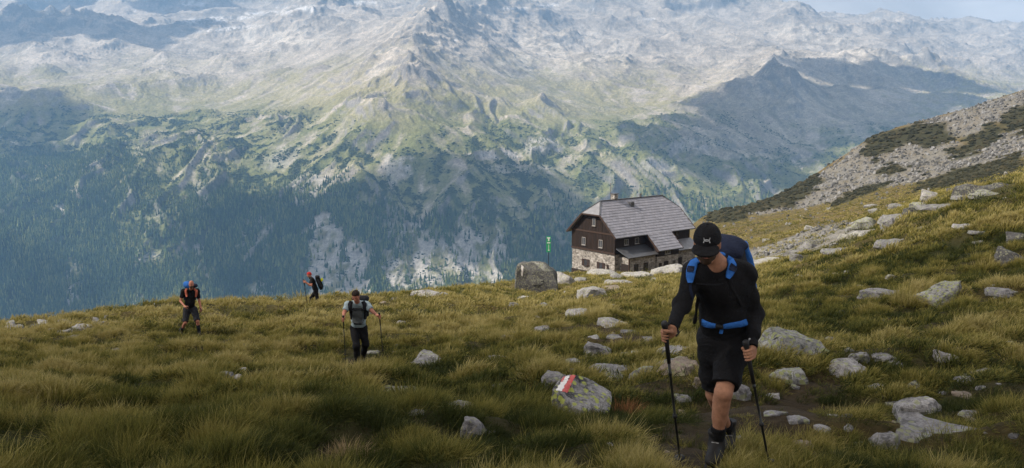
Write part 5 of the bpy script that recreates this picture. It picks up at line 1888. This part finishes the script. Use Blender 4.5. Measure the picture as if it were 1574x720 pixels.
def make_body(name, J, k, h, skin, label, hands):
    S = SDF(); body_prims(S, J, k)
    c = NV(J['head']); f = NV(J['hf']); u = NV(J['hu'])
    o, A = head(S, c, f, u, k)
    S.cone(o(0, -.025, -.05), NV(J['neck']), .056 * k, .062 * k, .03 * k)
    for s in 'RL':
        S.cone(J['sh' + s], J['el' + s], .052 * k, .041 * k, .03 * k); S.cone(J['el' + s], J['wr' + s], .043 * k, .027 * k, .02 * k, None)
        hi, kn, an, to = [NV(J[q + s]) for q in ('hi', 'kn', 'an', 'to')]
        S.cone(hi, kn, .088 * k, .057 * k, .05 * k); S.cone(kn, an, .054 * k, .037 * k, .03 * k)
        t = unit(an - kn); side = NV(J['shL']) - NV(J['shR']); side = unit(side); bk = np.cross(t, side); bk = bk if bk @ NV(J['face']) < 0 else -bk
        S.cone(kn + t * .07 * k + bk * .018 * k, kn + t * .19 * k + bk * .012 * k, .050 * k, .042 * k, .04 * k)
        S.ell(kn - bk * .030 * k, NV((.031, .034, .036)) * k, np.eye(3), .018 * k); S.ell(kn + t * .055 * k - bk * .036 * k, NV((.018, .018, .022)) * k, np.eye(3), .02 * k); S.cone(kn + t * .06 * k - bk * .024 * k, an - bk * .012 * k, .022 * k, .018 * k, .02 * k)
        S.cone(an, an + (to - an) * .55, .036 * k, .022 * k, .03 * k)
        g = hands[s]
        hand(S, g[0], g[1], J['wr' + s], k * g[3] if len(g) > 3 else k, g[2])
    ob = put(name, S.mesh(h, name), skin)
    tag(ob, label, 'person', 'hikers on the slope')
    return ob, o, A


def face_bits(P, o, A, k, h, brow=HAIR):
    r, f, u = A
    for x in (-1, 1):
        small('eye', P, EYE, lambda S: S.ell(o(x * .031, .077, .006), NV((.013, .008, .007)) * k, A), h * .5)
        small('eyebrow', P, brow, lambda S: S.chain([o(x * .014, .090, .020), o(x * .034, .086, .026), o(x * .05, .070, .020)], [.004 * k, .005 * k, .003 * k]), h * .5)
    small('mouth', P, LIP, lambda S: (S.cone(o(-.02, .084, -.062), o(.02, .084, -.062), .005 * k, .005 * k, .004), S.ell(o(0, .089, -.062), NV((.014, .006, .007)) * k, A, .004)), h * .5)


def on_ground(p, up=0.0):
    return NV((p[0], p[1], float(near_h(p[0], p[1])) + up))


def bvh_of(*obs):
    bm = bmesh.new()
    bpy.context.view_layer.update()
    for o in obs:
        t = bmesh.new(); t.from_mesh(o.data); t.transform(o.matrix_world); mm = bpy.data.meshes.new('t'); t.to_mesh(mm); t.free(); bm.from_mesh(mm); bpy.data.meshes.remove(mm)
    b = BVHTree.FromBMesh(bm); bm.free(); return b


def lay(bvh, pix, depth, off, back=NV((0, 1, 0))):
    """points on a garment where the photograph shows (px, py)"""
    P = []; N = []
    for px, py in pix:
        d = Vector(ray(px, py)).normalized(); h = bvh.ray_cast(Vector((0, 0, 0)), d)
        if h[0] is None or abs(h[0].y - depth) > 1.2:
            w = W(px, py, depth); q = bvh.find_nearest(w); p, n = q[0], q[1]
        else: p, n = h[0], h[1]
        P.append(NV(p) + NV(n) * off); N.append(NV(n))
    return P, N


# ================================================================== the man in the black cap
def Wn(px, py, y): return NV(W(px, py, y))
gR = near_hit(1046, 712); gF = near_hit(1100, 722)
D0 = gF.y - 6.02          # follow the ground
def w1(px, py, y): return Wn(px, py, y + D0)
J = dict(head=w1(1087, 374, 5.98), neck=w1(1099, 404, 6.10), chest=w1(1106, 440, 6.17), belly=w1(1112, 482, 6.24), pelvis=w1(1113, 520, 6.30),
         shR=w1(1069, 418, 6.07), shL=w1(1143, 421, 6.17), elR=w1(1047, 470, 6.02), wrR=w1(1034, 503, 5.83), elL=w1(1160, 482, 6.24), wrL=w1(1157, 528, 6.05),
         hiR=w1(1095, 524, 6.34), hiL=w1(1131, 524, 6.28), knR=w1(1098, 606, 6.42), anR=w1(1119, 664, 6.78), knL=w1(1112, 604, 6.06), anL=w1(1101, 692, 6.14),
         face=unit((-.16, -1, -.1)), hf=unit((-.28, -.90, -.33)), hu=unit((-.1, -.34, .93)))
J['toL'] = on_ground(w1(1091, 722, 5.93), .035); J['toR'] = on_ground(NV(J['anR']) + NV((-.02, -.17, 0)), .035)
J['anR'] = NV((J['anR'][0], J['anR'][1], min(J['anR'][2], J['toR'][2] + .17)))
J['anL'] = NV((J['anL'][0], J['anL'][1], max(J['anL'][2], J['toL'][2] + .08)))
pR_top, pL_top = w1(1022, 502, 5.80), w1(1147, 531, 6.0)
pR_tip = on_ground(w1(1046, 712, 6.05), .0); pL_tip = on_ground(w1(1184, 722, 6.0), 0)
aR, aL = unit(pR_top - pR_tip), unit(pL_top - pL_tip)
gpR = pR_top - aR * .060; gpL = pL_top - aL * .060
H1 = .0062
P1_, o, A = make_body('person', J, 1.0, H1, SKIN, 'hiker in black cap, long sleeved black top and shorts, head bent, climbing with poles', {'R': (gpR, aR, 1), 'L': (gpL, aL, -1)})
face_bits(P1_, o, A, 1.0, H1, HAIR)
small('beard', P1_, BEARD, lambda S: (S.ell(o(0, .026, -.064), NV((.063, .066, .054)), A, .02, cut=[(o(0, .02, -.045), A[2])]), S.ell(o(0, .058, -.097), NV((.036, .034, .028)), A, .02)), .005)
small('hair', P1_, HAIR, lambda S: S.ell(o(0, -.018, .022), NV((.080, .099, .093)), A, .01, cut=[(o(0, .03, -.02), A[1] - A[2] * .9)]), .006)
# cap
S = SDF(); S.ell(o(0, -.008, .030), (.090, .112, .104), A, .01, cut=[(o(0, 0, .018), -A[2] + A[1] * .05)])
cap = put('cap', S.mesh(.005, 'cap', .0008), BLACK, P1_)
S = SDF(); c = o(0, .098, .012); S.ell(c, (.084, .082, .018), (A[0], unit(A[1] - A[2] * .28), unit(A[2] + A[1] * .28)), .01, cut=[(o(0, .075, .02), -A[1])]); S.ell(o(0, .12, .004), (.06, .06, .008), A, .01)
put('brim', S.mesh(.004, 'brim'), BLACK, cap)
S = SDF(); S.ell(o(0, -.008, .133), (.010, .010, .006), A); put('cap_button', S.mesh(.003, 'cap_button'), BLACK, cap)
bv = bvh_of(cap)
cu, cr_ = A[2], A[0]
for sgn in (1, -1):     # emblem: two interlocking arcs
    P = []; N = []
    for q in range(11):
        t = -1 + q * .2
        p = o(t * .020 - .006, .2, .068 + sgn * (.0150 - .0190 * (1 - t ** 4)))
        h = bv.ray_cast(Vector(p), Vector(-A[1]))
        if h[0] is not None: P.append(NV(h[0]) + NV(h[1]) * .0008); N.append(NV(h[1]))
    if len(P) > 2: smoothstrip('emblem', P, N, .0068, .0016, SILVER, cap)
# top, shorts
up = NV((0, 0, 1))
S = SDF(); body_prims(S, J, 1.0, .014)
for s, e in (('R', 1), ('L', 1)):
    S.cone(J['sh' + s], J['el' + s], .066, .055, .04); S.cone(J['el' + s], J['wr' + s], .055, .038, .03, cut=[(NV(J['wr' + s]) + unit(NV(J['wr' + s]) - NV(J['el' + s])) * .012, NV(J['wr' + s]) - NV(J['el' + s]))])
shirt = put('shirt', S.mesh(H1, 'shirt', .0075, planes=[(J['pelvis'] + up * .0, -up), (NV(J['neck']) + J['face'] * .035 + up * .03, .088)], wfreq=24), BLACK, P1_)
S = SDF(); pe = J['pelvis']
S.cone(pe + up * .06, pe - up * .02, .158, .160, .06, (J['face'], .74))
for s in 'RL':
    hi, kn = NV(J['hi' + s]), NV(J['kn' + s]); d = unit(kn - hi)
    S.cone(hi, kn, .112, .092, .05, cut=[(kn - d * .055, d)])
S.cone((NV(J['hiR']) + NV(J['hiL'])) / 2, (NV(J['hiR']) + NV(J['hiL'])) / 2 - up * .05, .10, .10, .05)
shorts = put('shorts', S.mesh(H1, 'shorts', .008, planes=[(pe + up * .10, up)], wfreq=26), BLACK, P1_)
for s in 'RL':
    an = NV(J['an' + s]); kn = NV(J['kn' + s]); t = unit(kn - an)
    small('sock', P1_, BLACK, lambda S: S.cone(an, an + t * .16, .046, .055, .01, cut=[(an + t * .135, t)]), .006)
    boot(P1_, an, J['to' + s], 1.0, .006)
# watch strap on the left wrist
wr = NV(J['wrL']); d = unit(wr - NV(J['elL']))
small('cuff_button', P1_, SILVER, lambda S: S.ell(wr - d * .03 + NV((-.03, -.028, .01)), (.009, .006, .009), np.eye(3)), .003)
small('glove_cuff', P1_, BLACK, lambda S: S.cone(wr - d * .01, wr + d * .035, .036, .034, .01, cut=[(wr + d * .03, d), (wr - d * .02, -d)]), .005)
# backpack
bp = empty('backpack', Vector(w1(1122, 440, 6.4)))
tag(bp, 'black backpack with bright blue straps and hip belt worn by the man in the cap', 'backpack', 'backpacks worn by the hikers')
bk = -unit(J['face']); side = unit(NV(J['shL']) - NV(J['shR'])); tr = unit(NV(J['neck']) - NV(J['pelvis']))
cb = NV(J['chest']) + bk * .25 - tr * .06


def bput(name, S, mat, h=.008, parent=None, wr_=.004):
    me = S.mesh(h, name, wr_)
    o_ = put(name, me, mat)
    p = parent or bp
    bpy.context.view_layer.update()
    o_.parent = p; o_.matrix_parent_inverse = p.matrix_world.inverted()
    return o_


def pack(cb, bk, side, tr, k, mats, lid_side=0.0, h=.01):
    S = SDF(); S.cone(cb + tr * .18 * k, cb - tr * .26 * k, .155 * k, .15 * k, .05, (bk, .72)); S.cone(cb + tr * .1 * k + bk * .05 * k, cb - tr * .2 * k + bk * .06 * k, .11 * k, .11 * k, .05, (bk, .6))
    bput('main_bag', S, mats[0], h)
    S = SDF(); S.cone(cb + tr * .30 * k - side * (.10 - lid_side) * k, cb + tr * .29 * k + side * (.12 + lid_side) * k, .085 * k, .085 * k, .03, (tr, .72)); S.cone(cb + tr * .27 * k + bk * .05 - side * .1 * k, cb + tr * .27 * k + bk * .05 + side * .13 * k, .08 * k, .085 * k, .04, (tr, .75)); bput('top_lid', S, mats[1], h)
    for q in (-1, 1):
        S = SDF(); S.cone(cb + side * q * .15 * k + tr * .12 * k, cb + side * q * .15 * k - tr * .2 * k, .048 * k, .055 * k, .03); bput('side_pocket', S, mats[2], h)


cb = cb + side * .07
S = SDF(); S.cone(cb + tr * .20, cb - tr * .26, .155, .15, .05, (bk, .75)); S.cone(cb + tr * .1 + bk * .06, cb - tr * .2 + bk * .07, .11, .11, .05, (bk, .6)); bput('main_bag', S, CHAR, .009, None, .006)
S = SDF(); S.ell(cb + tr * .285 - side * .02, (.145, .125, .075), (side, bk, tr), .03); S.cone(cb + tr * .24 - side * .1, cb + tr * .24 + side * .1, .07, .07, .06); bput('top_lid', S, NAVY, .008, None, .005)
for q in (-1, 1):
    S = SDF(); S.cone(cb + side * q * .15 + tr * .12, cb + side * q * .15 - tr * .2, .05, .058, .03); bput('side_pocket', S, NAVY, .009)
S = SDF(); S.cone(cb + tr * .27 - side * .10 - bk * .12, cb + tr * .27 + side * .10 - bk * .12, .016, .016, .01); bput('lid_strap', S, BLUE, .006)
S = SDF(); S.cone(cb + side * .20 + tr * .16 - bk * .02, cb + side * .205 - tr * .14, .036, .045, .01, (side, .5)); bput('blue_side_panel', S, BLUE, .007)
S = SDF(); S.cone(cb + tr * .335 - side * .06, cb + tr * .335 + side * .16, .02, .02, .01); bput('lid_seam', S, NAVY, .007)
S = SDF(); S.cone(cb + side * .205 + tr * .2, cb + side * .222 - tr * .16, .012, .016, .01); bput('blue_piping', S, BLUE, .006)
S = SDF(); S.cone(cb + side * .17 + tr * .33 + bk * -.02, cb + side * .21 + tr * .1 - bk * .03, .026, .03, .02); bput('load_strap', S, BLUE, .007)


def strap(name, bvh, pix, depth, width, th, mat, off=.003):
    P, N = lay(bvh, pix, depth, off)
    s = smoothstrip(name, P, N, width, th, mat)
    bpy.context.view_layer.update(); s.parent = bp; s.matrix_parent_inverse = bp.matrix_world.inverted()
    return s


bs = bvh_of(shirt, shorts)
dm = 6.05 + D0
strap('shoulder_strap', bs, [(1073, 401), (1067, 404), (1064, 410), (1062, 418), (1061, 426), (1061, 434)], dm, [.05, .062, .066, .064, .058, .035], .011, BLUE)
strap('shoulder_strap', bs, [(1118, 399), (1122, 401), (1125, 407), (1124, 414), (1121, 421), (1118, 428)], dm, [.055, .066, .068, .064, .055, .03], .011, BLUE)
strap('strap_pad', bs, [(1063, 411), (1062, 415), (1061.5, 419)], dm, [.05, .056, .05], .015, NAVY)
strap('strap_pad', bs, [(1127, 409), (1125, 413), (1124, 417)], dm, [.06, .066, .06], .015, NAVY)
strap('strap_webbing', bs, [(1061, 433), (1061, 445), (1064, 458), (1070, 470)], dm, .02, .004, NAVY)
strap('strap_webbing', bs, [(1118, 428), (1124, 442), (1134, 458), (1140, 470)], dm, .02, .004, BLACK)
strap('hip_belt', bs, [(1080, 495), (1083, 497), (1088, 499), (1094, 500.5), (1102, 501)], dm, [.055, .055, .05, .042, .03], .008, BLUE)
strap('hip_belt', bs, [(1110, 502), (1118, 501), (1127, 499.5), (1138, 498), (1148, 495.5)], dm, [.03, .045, .048, .05, .05], .008, BLUE)
strap('buckle', bs, [(1100, 501), (1106, 502), (1112, 502)], dm, .034, .016, RUBBER)
strap('belt_end', bs, [(1109, 503), (1109, 508), (1108, 512)], dm, .026, .006, BLUE)
strap('chest_print', bs, [(1070, 436), (1084, 437.5), (1098, 438), (1112, 437)], dm, .012, .0012, CHAR, .001)
S = SDF(); S.cone(w1(1073, 458, 6.15), w1(1068, 496, 6.22), .012, .012, .004, (J['face'], .4)); bput('loose_strap', S, BLACK, .005)
pole(pR_top, pR_tip, 'dark trekking pole in the right hand of the man in the black cap', 'trekking poles', 1.0, NV(J['wrR']) - pR_top)
pole(pL_top, pL_tip, 'dark trekking pole in the left hand of the man in the black cap', 'trekking poles', 1.0, NV(J['wrL']) - pL_top)

# ================================================================== the man in the grey-blue shirt
g = near_hit(550, 567); D0 = g.y - 18.5
def w2(px, py, y): return Wn(px, py, y + D0)
k2 = 1.0
J = dict(head=w2(547, 455.5, 18.0), neck=w2(549, 466, 18.2), chest=w2(550, 478, 18.3), belly=w2(551, 491, 18.4), pelvis=w2(551, 502, 18.5),
         shR=w2(535, 469, 18.2), shL=w2(563.5, 469, 18.25), elR=w2(529, 481, 18.05), wrR=w2(528, 487.5, 17.85), elL=w2(572.5, 479, 18.1), wrL=w2(580, 485, 17.95),
         hiR=w2(545, 505, 18.5), hiL=w2(557.5, 505, 18.5), knR=w2(548, 532, 18.25), anR=w2(549, 557, 18.42), knL=w2(562, 530, 18.45), anL=w2(557, 548, 18.85),
         face=unit((-.05, -1, -.1)), hf=unit((-.1, -.85, -.55)), hu=unit((-.05, -.5, .85)))
J['toR'] = on_ground(w2(550, 567, 18.25), .03); J['toL'] = on_ground(w2(558, 556, 18.7), .03)
J['anR'] = NV((J['anR'][0], J['anR'][1], J['toR'][2] + .09)); J['anL'] = NV((J['anL'][0], J['anL'][1], J['toL'][2] + .13))
tR, tL = w2(527.5, 487.5, 17.78), w2(583, 483, 17.85)
bR, bL = on_ground(w2(532, 564, 18.0)), on_ground(w2(591, 562, 18.1))
aR, aL = unit(tR - bR), unit(tL - bL)
H2 = .012
P2_, o, A = make_body('person', J, k2, H2, SKIN_RED, 'hiker in a pale grey-blue T-shirt and black trousers leaning on two poles', {'R': (tR - aR * .06, aR, 1, 1.1), 'L': (tL - aL * .06, aL, -1, 1.1)})
face_bits(P2_, o, A, 1.0, H2)
small('hair', P2_, HAIR, lambda S: (S.ell(o(0, -.016, .036), NV((.084, .104, .094)), A, .02, cut=[(o(0, .035, .05), A[1] - A[2] * .75)]), S.ell(o(0, .005, .088), NV((.068, .072, .036)), A, .03)), .009)
S = SDF(); body_prims(S, J, k2, .016)
for s in 'RL':
    a_, b_ = NV(J['sh' + s]), NV(J['el' + s]); S.cone(a_, a_ + (b_ - a_) * .85, .074, .072, .04, cut=[(a_ + (b_ - a_) * .72, b_ - a_)])
shirt = put('shirt', S.mesh(H2, 'shirt', .005, planes=[(J['pelvis'] + up * .0, -up)], wfreq=30), GREYBLUE, P2_)


def trousers(P, J, k, h, mat, low=.0, wide=1.0, name='trousers', kn_cut=False):
    S = SDF(); pe = NV(J['pelvis'])
    S.cone(pe + up * .05 * k, pe - up * .03 * k, .155 * k, .158 * k, .06, (J['face'], .76))
    for s in 'RL':
        hi, kn, an = [NV(J[q + s]) for q in ('hi', 'kn', 'an')]; d = unit(kn - hi); t = unit(an - kn)
        if kn_cut: S.cone(hi, kn, .115 * k * wide, .095 * k * wide, .05, cut=[(kn - d * low, d)])
        else:
            S.cone(hi, kn, .108 * k * wide, .078 * k * wide, .05); S.cone(kn, an, .078 * k * wide, .066 * k * wide, .04, cut=[(an + t * .02, t)])
    return put(name, S.mesh(h, name, .006, planes=[(pe + up * .09 * k, up)], wfreq=24), mat, P)


trousers(P2_, J, 1.0, H2, BLACK)
for s in 'RL': boot(P2_, J['an' + s], J['to' + s], 1.0, .011, laces=False)
bk = -unit(J['face']); side = unit(NV(J['shL']) - NV(J['shR'])); tr = unit(NV(J['neck']) - NV(J['pelvis'])); cb = NV(J['chest']) + bk * .24 - tr * .02
bp = empty('backpack', Vector(cb))
tag(bp, 'dark backpack on the man in the grey-blue T-shirt, straps crossing his chest', 'backpack', 'backpacks worn by the hikers')
pack(cb, bk, side, tr, .95, (CHAR, CHAR, CHAR), 0, .014)
bs = bvh_of(shirt); dm = 18.15 + D0
strap('shoulder_strap', bs, [(540, 464), (538, 468), (538, 474), (540, 481), (541, 490)], dm, [.09, .10, .10, .09, .07], .025, CHAR)
strap('shoulder_strap', bs, [(558, 464), (560.5, 468), (561, 474), (561, 481), (561, 490)], dm, [.09, .10, .10, .09, .07], .025, CHAR)
strap('chest_bag', bs, [(549.5, 473), (549.5, 480), (550, 488), (550, 496)], dm, [.2, .24, .25, .25], .03, GREY)
strap('sternum_strap', bs, [(539, 475), (545, 476), (553, 476), (561, 475)], dm, .03, .035, CHAR)
strap('hip_belt', bs, [(539, 496), (545, 497.5), (555, 497.5), (563, 496)], dm, .06, .02, CHAR)
pole(tR, bR, 'dark trekking pole in the right hand of the man in grey', 'trekking poles', 1.0, None)
pole(tL, bL, 'dark trekking pole held out in the left hand of the man in grey', 'trekking poles', 1.0, None)

# ================================================================== the bald man in black
g = near_hit(292, 516); D0 = g.y - 27.0
def w3(px, py, y): return Wn(px, py, y + D0)
J = dict(head=w3(294, 437, 26.7), neck=w3(293.5, 445.5, 26.9), chest=w3(292.5, 455, 27), belly=w3(292, 465, 27.0), pelvis=w3(292, 474, 27.05),
         shR=w3(282, 448, 26.95), shL=w3(303, 447.5, 27.0), elR=w3(277.5, 463, 26.9), wrR=w3(284.5, 472, 26.65), elL=w3(306.5, 464, 27.05), wrL=w3(309, 475, 26.95),
         hiR=w3(287, 476, 27.05), hiL=w3(298, 476, 27.05), knR=w3(285, 496, 26.8), anR=w3(278, 511, 27.1), knL=w3(303.5, 494, 26.85), anL=w3(306, 511, 26.95),
         face=unit((.05, -1, -.05)), hf=unit((.08, -1, -.12)), hu=unit((0, -.1, 1)))
J['toR'] = on_ground(w3(278, 518, 26.9), .03); J['toL'] = on_ground(w3(307, 518, 26.75), .03)
for s in 'RL': J['an' + s] = NV((J['an' + s][0], J['an' + s][1], J['to' + s][2] + .09))
tR, tL = w3(288, 472.5, 26.55), w3(309, 477, 26.85)
bR, bL = on_ground(w3(276, 520, 28.6)), on_ground(w3(296, 512, 28.3))
aR, aL = unit(tR - bR), unit(tL - bL)
H3 = .015
P3_, o, A = make_body('person', J, 1.0, H3, SKIN_RED, 'bald bearded hiker in a black T-shirt and dark shorts striding wide-legged', {'R': (tR - aR * .06, aR, 1, 1.2), 'L': (tL - aL * .06, aL, -1, 1.2)})
face_bits(P3_, o, A, 1.0, H3)
small('beard', P3_, GREYBEARD, lambda S: (S.ell(o(0, .028, -.066), NV((.066, .07, .056)), A, .02, cut=[(o(0, .02, -.05), A[2])]), S.ell(o(0, .058, -.105), NV((.04, .036, .035)), A, .02)), .009)
S = SDF(); body_prims(S, J, 1.0, .018)
for s in 'RL':
    a_, b_ = NV(J['sh' + s]), NV(J['el' + s]); S.cone(a_, a_ + (b_ - a_) * .8, .076, .072, .04, cut=[(a_ + (b_ - a_) * .66, b_ - a_)])
shirt = put('shirt', S.mesh(H3, 'shirt', .005, planes=[(J['pelvis'], -up)], wfreq=30), BLACK, P3_)
trousers(P3_, J, 1.0, H3, CHAR, .02, 1.06, 'shorts', True)
for s in 'RL':
    an = NV(J['an' + s]); kn = NV(J['kn' + s]); t = unit(kn - an)
    small('sock', P3_, CHAR, lambda S: S.cone(an, an + t * .30, .05, .066, .01, cut=[(an + t * .27, t)]), .014)
    boot(P3_, an, J['to' + s], 1.0, .013, laces=False)
wr = NV(J['wrL']); d = unit(tL - aL * .06 - wr)
small('glove', P3_, BLACK, lambda S: S.ell(wr + d * .05, (.05, .05, .065), np.eye(3)), .012)
bk = -unit(J['face']); side = unit(NV(J['shL']) - NV(J['shR'])); tr = unit(NV(J['neck']) - NV(J['pelvis'])); cb = NV(J['chest']) + bk * .25 - side * .08 + tr * .02
bp = empty('backpack', Vector(cb))
tag(bp, 'backpack with a blue top roll and salmon straps on the bald man', 'backpack', 'backpacks worn by the hikers')
pack(cb, bk, side, tr, 1.05, (CHAR, NAVY, NAVY), 0, .016)
S = SDF(); S.ell(cb - side * .10 + tr * .33, (.15, .11, .12), (side, bk, tr), .03); bput('blue_roll', S, BLUE, .014)
bs = bvh_of(shirt); dm = 26.85 + D0
strap('shoulder_strap', bs, [(287, 443), (286, 447), (286.5, 452), (287.5, 456)], dm, [.08, .09, .08, .06], .03, ORANGE)
strap('shoulder_strap', bs, [(300, 443), (302, 447), (302, 452), (301, 456)], dm, [.08, .09, .08, .06], .03, ORANGE)
pole(tR, bR, 'trekking pole trailing from the right hand of the bald man', 'trekking poles', 1.0, None)
pole(tL, bL, 'trekking pole trailing from the gloved left hand of the bald man', 'trekking poles', 1.0, None)

# ================================================================== the man with the red headscarf on the skyline
g = near_hit(482, 468); Y4 = g.y - .2; D0 = Y4 - 43.0; q = 43.0
def w4(px, py, y): return Wn(px, py, y + D0)
J = dict(head=w4(475, 422.5, 43.0), neck=w4(477.5, 427.5, 43), chest=w4(481, 434, 43), belly=w4(483.5, 441, 43), pelvis=w4(485.5, 447, 43),
         shR=w4(479.5, 429.5, 43.2), shL=w4(480, 430, 42.82), elR=w4(476, 439, 43.3), wrR=w4(469.5, 434, 43.3), elL=w4(478.5, 439, 42.7), wrL=w4(470.5, 434.5, 42.72),
         hiR=w4(485, 449, 43.1), hiL=w4(485.5, 449, 42.9), knR=w4(478.5, 458, 43.15), anR=w4(477, 468.5, 43.1), knL=w4(488, 459, 42.85), anL=w4(489.5, 469, 42.85),
         face=unit((-1, -.12, -.1)), hf=unit((-1, -.1, -.18)), hu=unit((-.15, 0, 1)))
J['toR'] = on_ground(w4(471, 472, 43.1), .05); J['toL'] = on_ground(w4(484, 472, 42.85), .05)
for s in 'RL': J['an' + s] = NV((J['an' + s][0], J['an' + s][1], J['to' + s][2] + .08))
tR, tL = w4(466.5, 430.5, 43.25), w4(467.5, 431.5, 42.75)
bR, bL = on_ground(w4(472, 468, 43.4)), on_ground(w4(473, 471, 42.7))
aR, aL = unit(tR - bR), unit(tL - bL)
H4 = .018
P4_, o, A = make_body('person', J, 1.0, H4, SKIN_RED, 'hiker in a red headscarf and black clothes seen side on against the far wood', {'R': (tR - aR * .06, aR, 1, 1.25), 'L': (tL - aL * .06, aL, -1, 1.25)})
face_bits(P4_, o, A, 1.0, H4)
small('headscarf', P4_, RED, lambda S: (S.ell(o(0, -.010, .034), NV((.088, .108, .100)), A, .02, cut=[(o(0, .03, .022), -A[2] + A[1] * .25)]), S.ell(o(0, -.11, -.005), NV((.03, .02, .03)), A, .02)), .012)
S = SDF(); body_prims(S, J, 1.0, .018)
for s in 'RL':
    a_, b_ = NV(J['sh' + s]), NV(J['el' + s]); S.cone(a_, a_ + (b_ - a_) * .8, .076, .072, .04, cut=[(a_ + (b_ - a_) * .66, b_ - a_)])
shirt = put('shirt', S.mesh(H4, 'shirt', .005, planes=[(J['pelvis'], -up)], wfreq=30), BLACK, P4_)
trousers(P4_, J, 1.0, H4, BLACK)
for s in 'RL': boot(P4_, J['an' + s], J['to' + s], 1.0, .016, laces=False)
bk = -unit(J['face']); side = unit(NV(J['shL']) - NV(J['shR'])); tr = unit(NV(J['neck']) - NV(J['pelvis'])); cb = NV(J['chest']) + bk * .27 - tr * .03
bp = empty('backpack', Vector(cb))
tag(bp, 'black backpack with a yellow patch on the hiker in the red headscarf', 'backpack', 'backpacks worn by the hikers')
pack(cb, bk, side, tr, .95, (BLACK, CHAR, CHAR), 0, .018)
S = SDF(); S.ell(cb + bk * .17 + tr * .1 + side * .02, (.12, .06, .08), (side, bk, tr), .02); bput('yellow_pouch', S, YEL, .014)
bs = bvh_of(shirt)
pole(tR, bR, 'trekking pole planted ahead of the hiker in the red headscarf', 'trekking poles', 1.0, None)
pole(tL, bL, 'second trekking pole of the hiker in the red headscarf', 'trekking poles', 1.0, None)
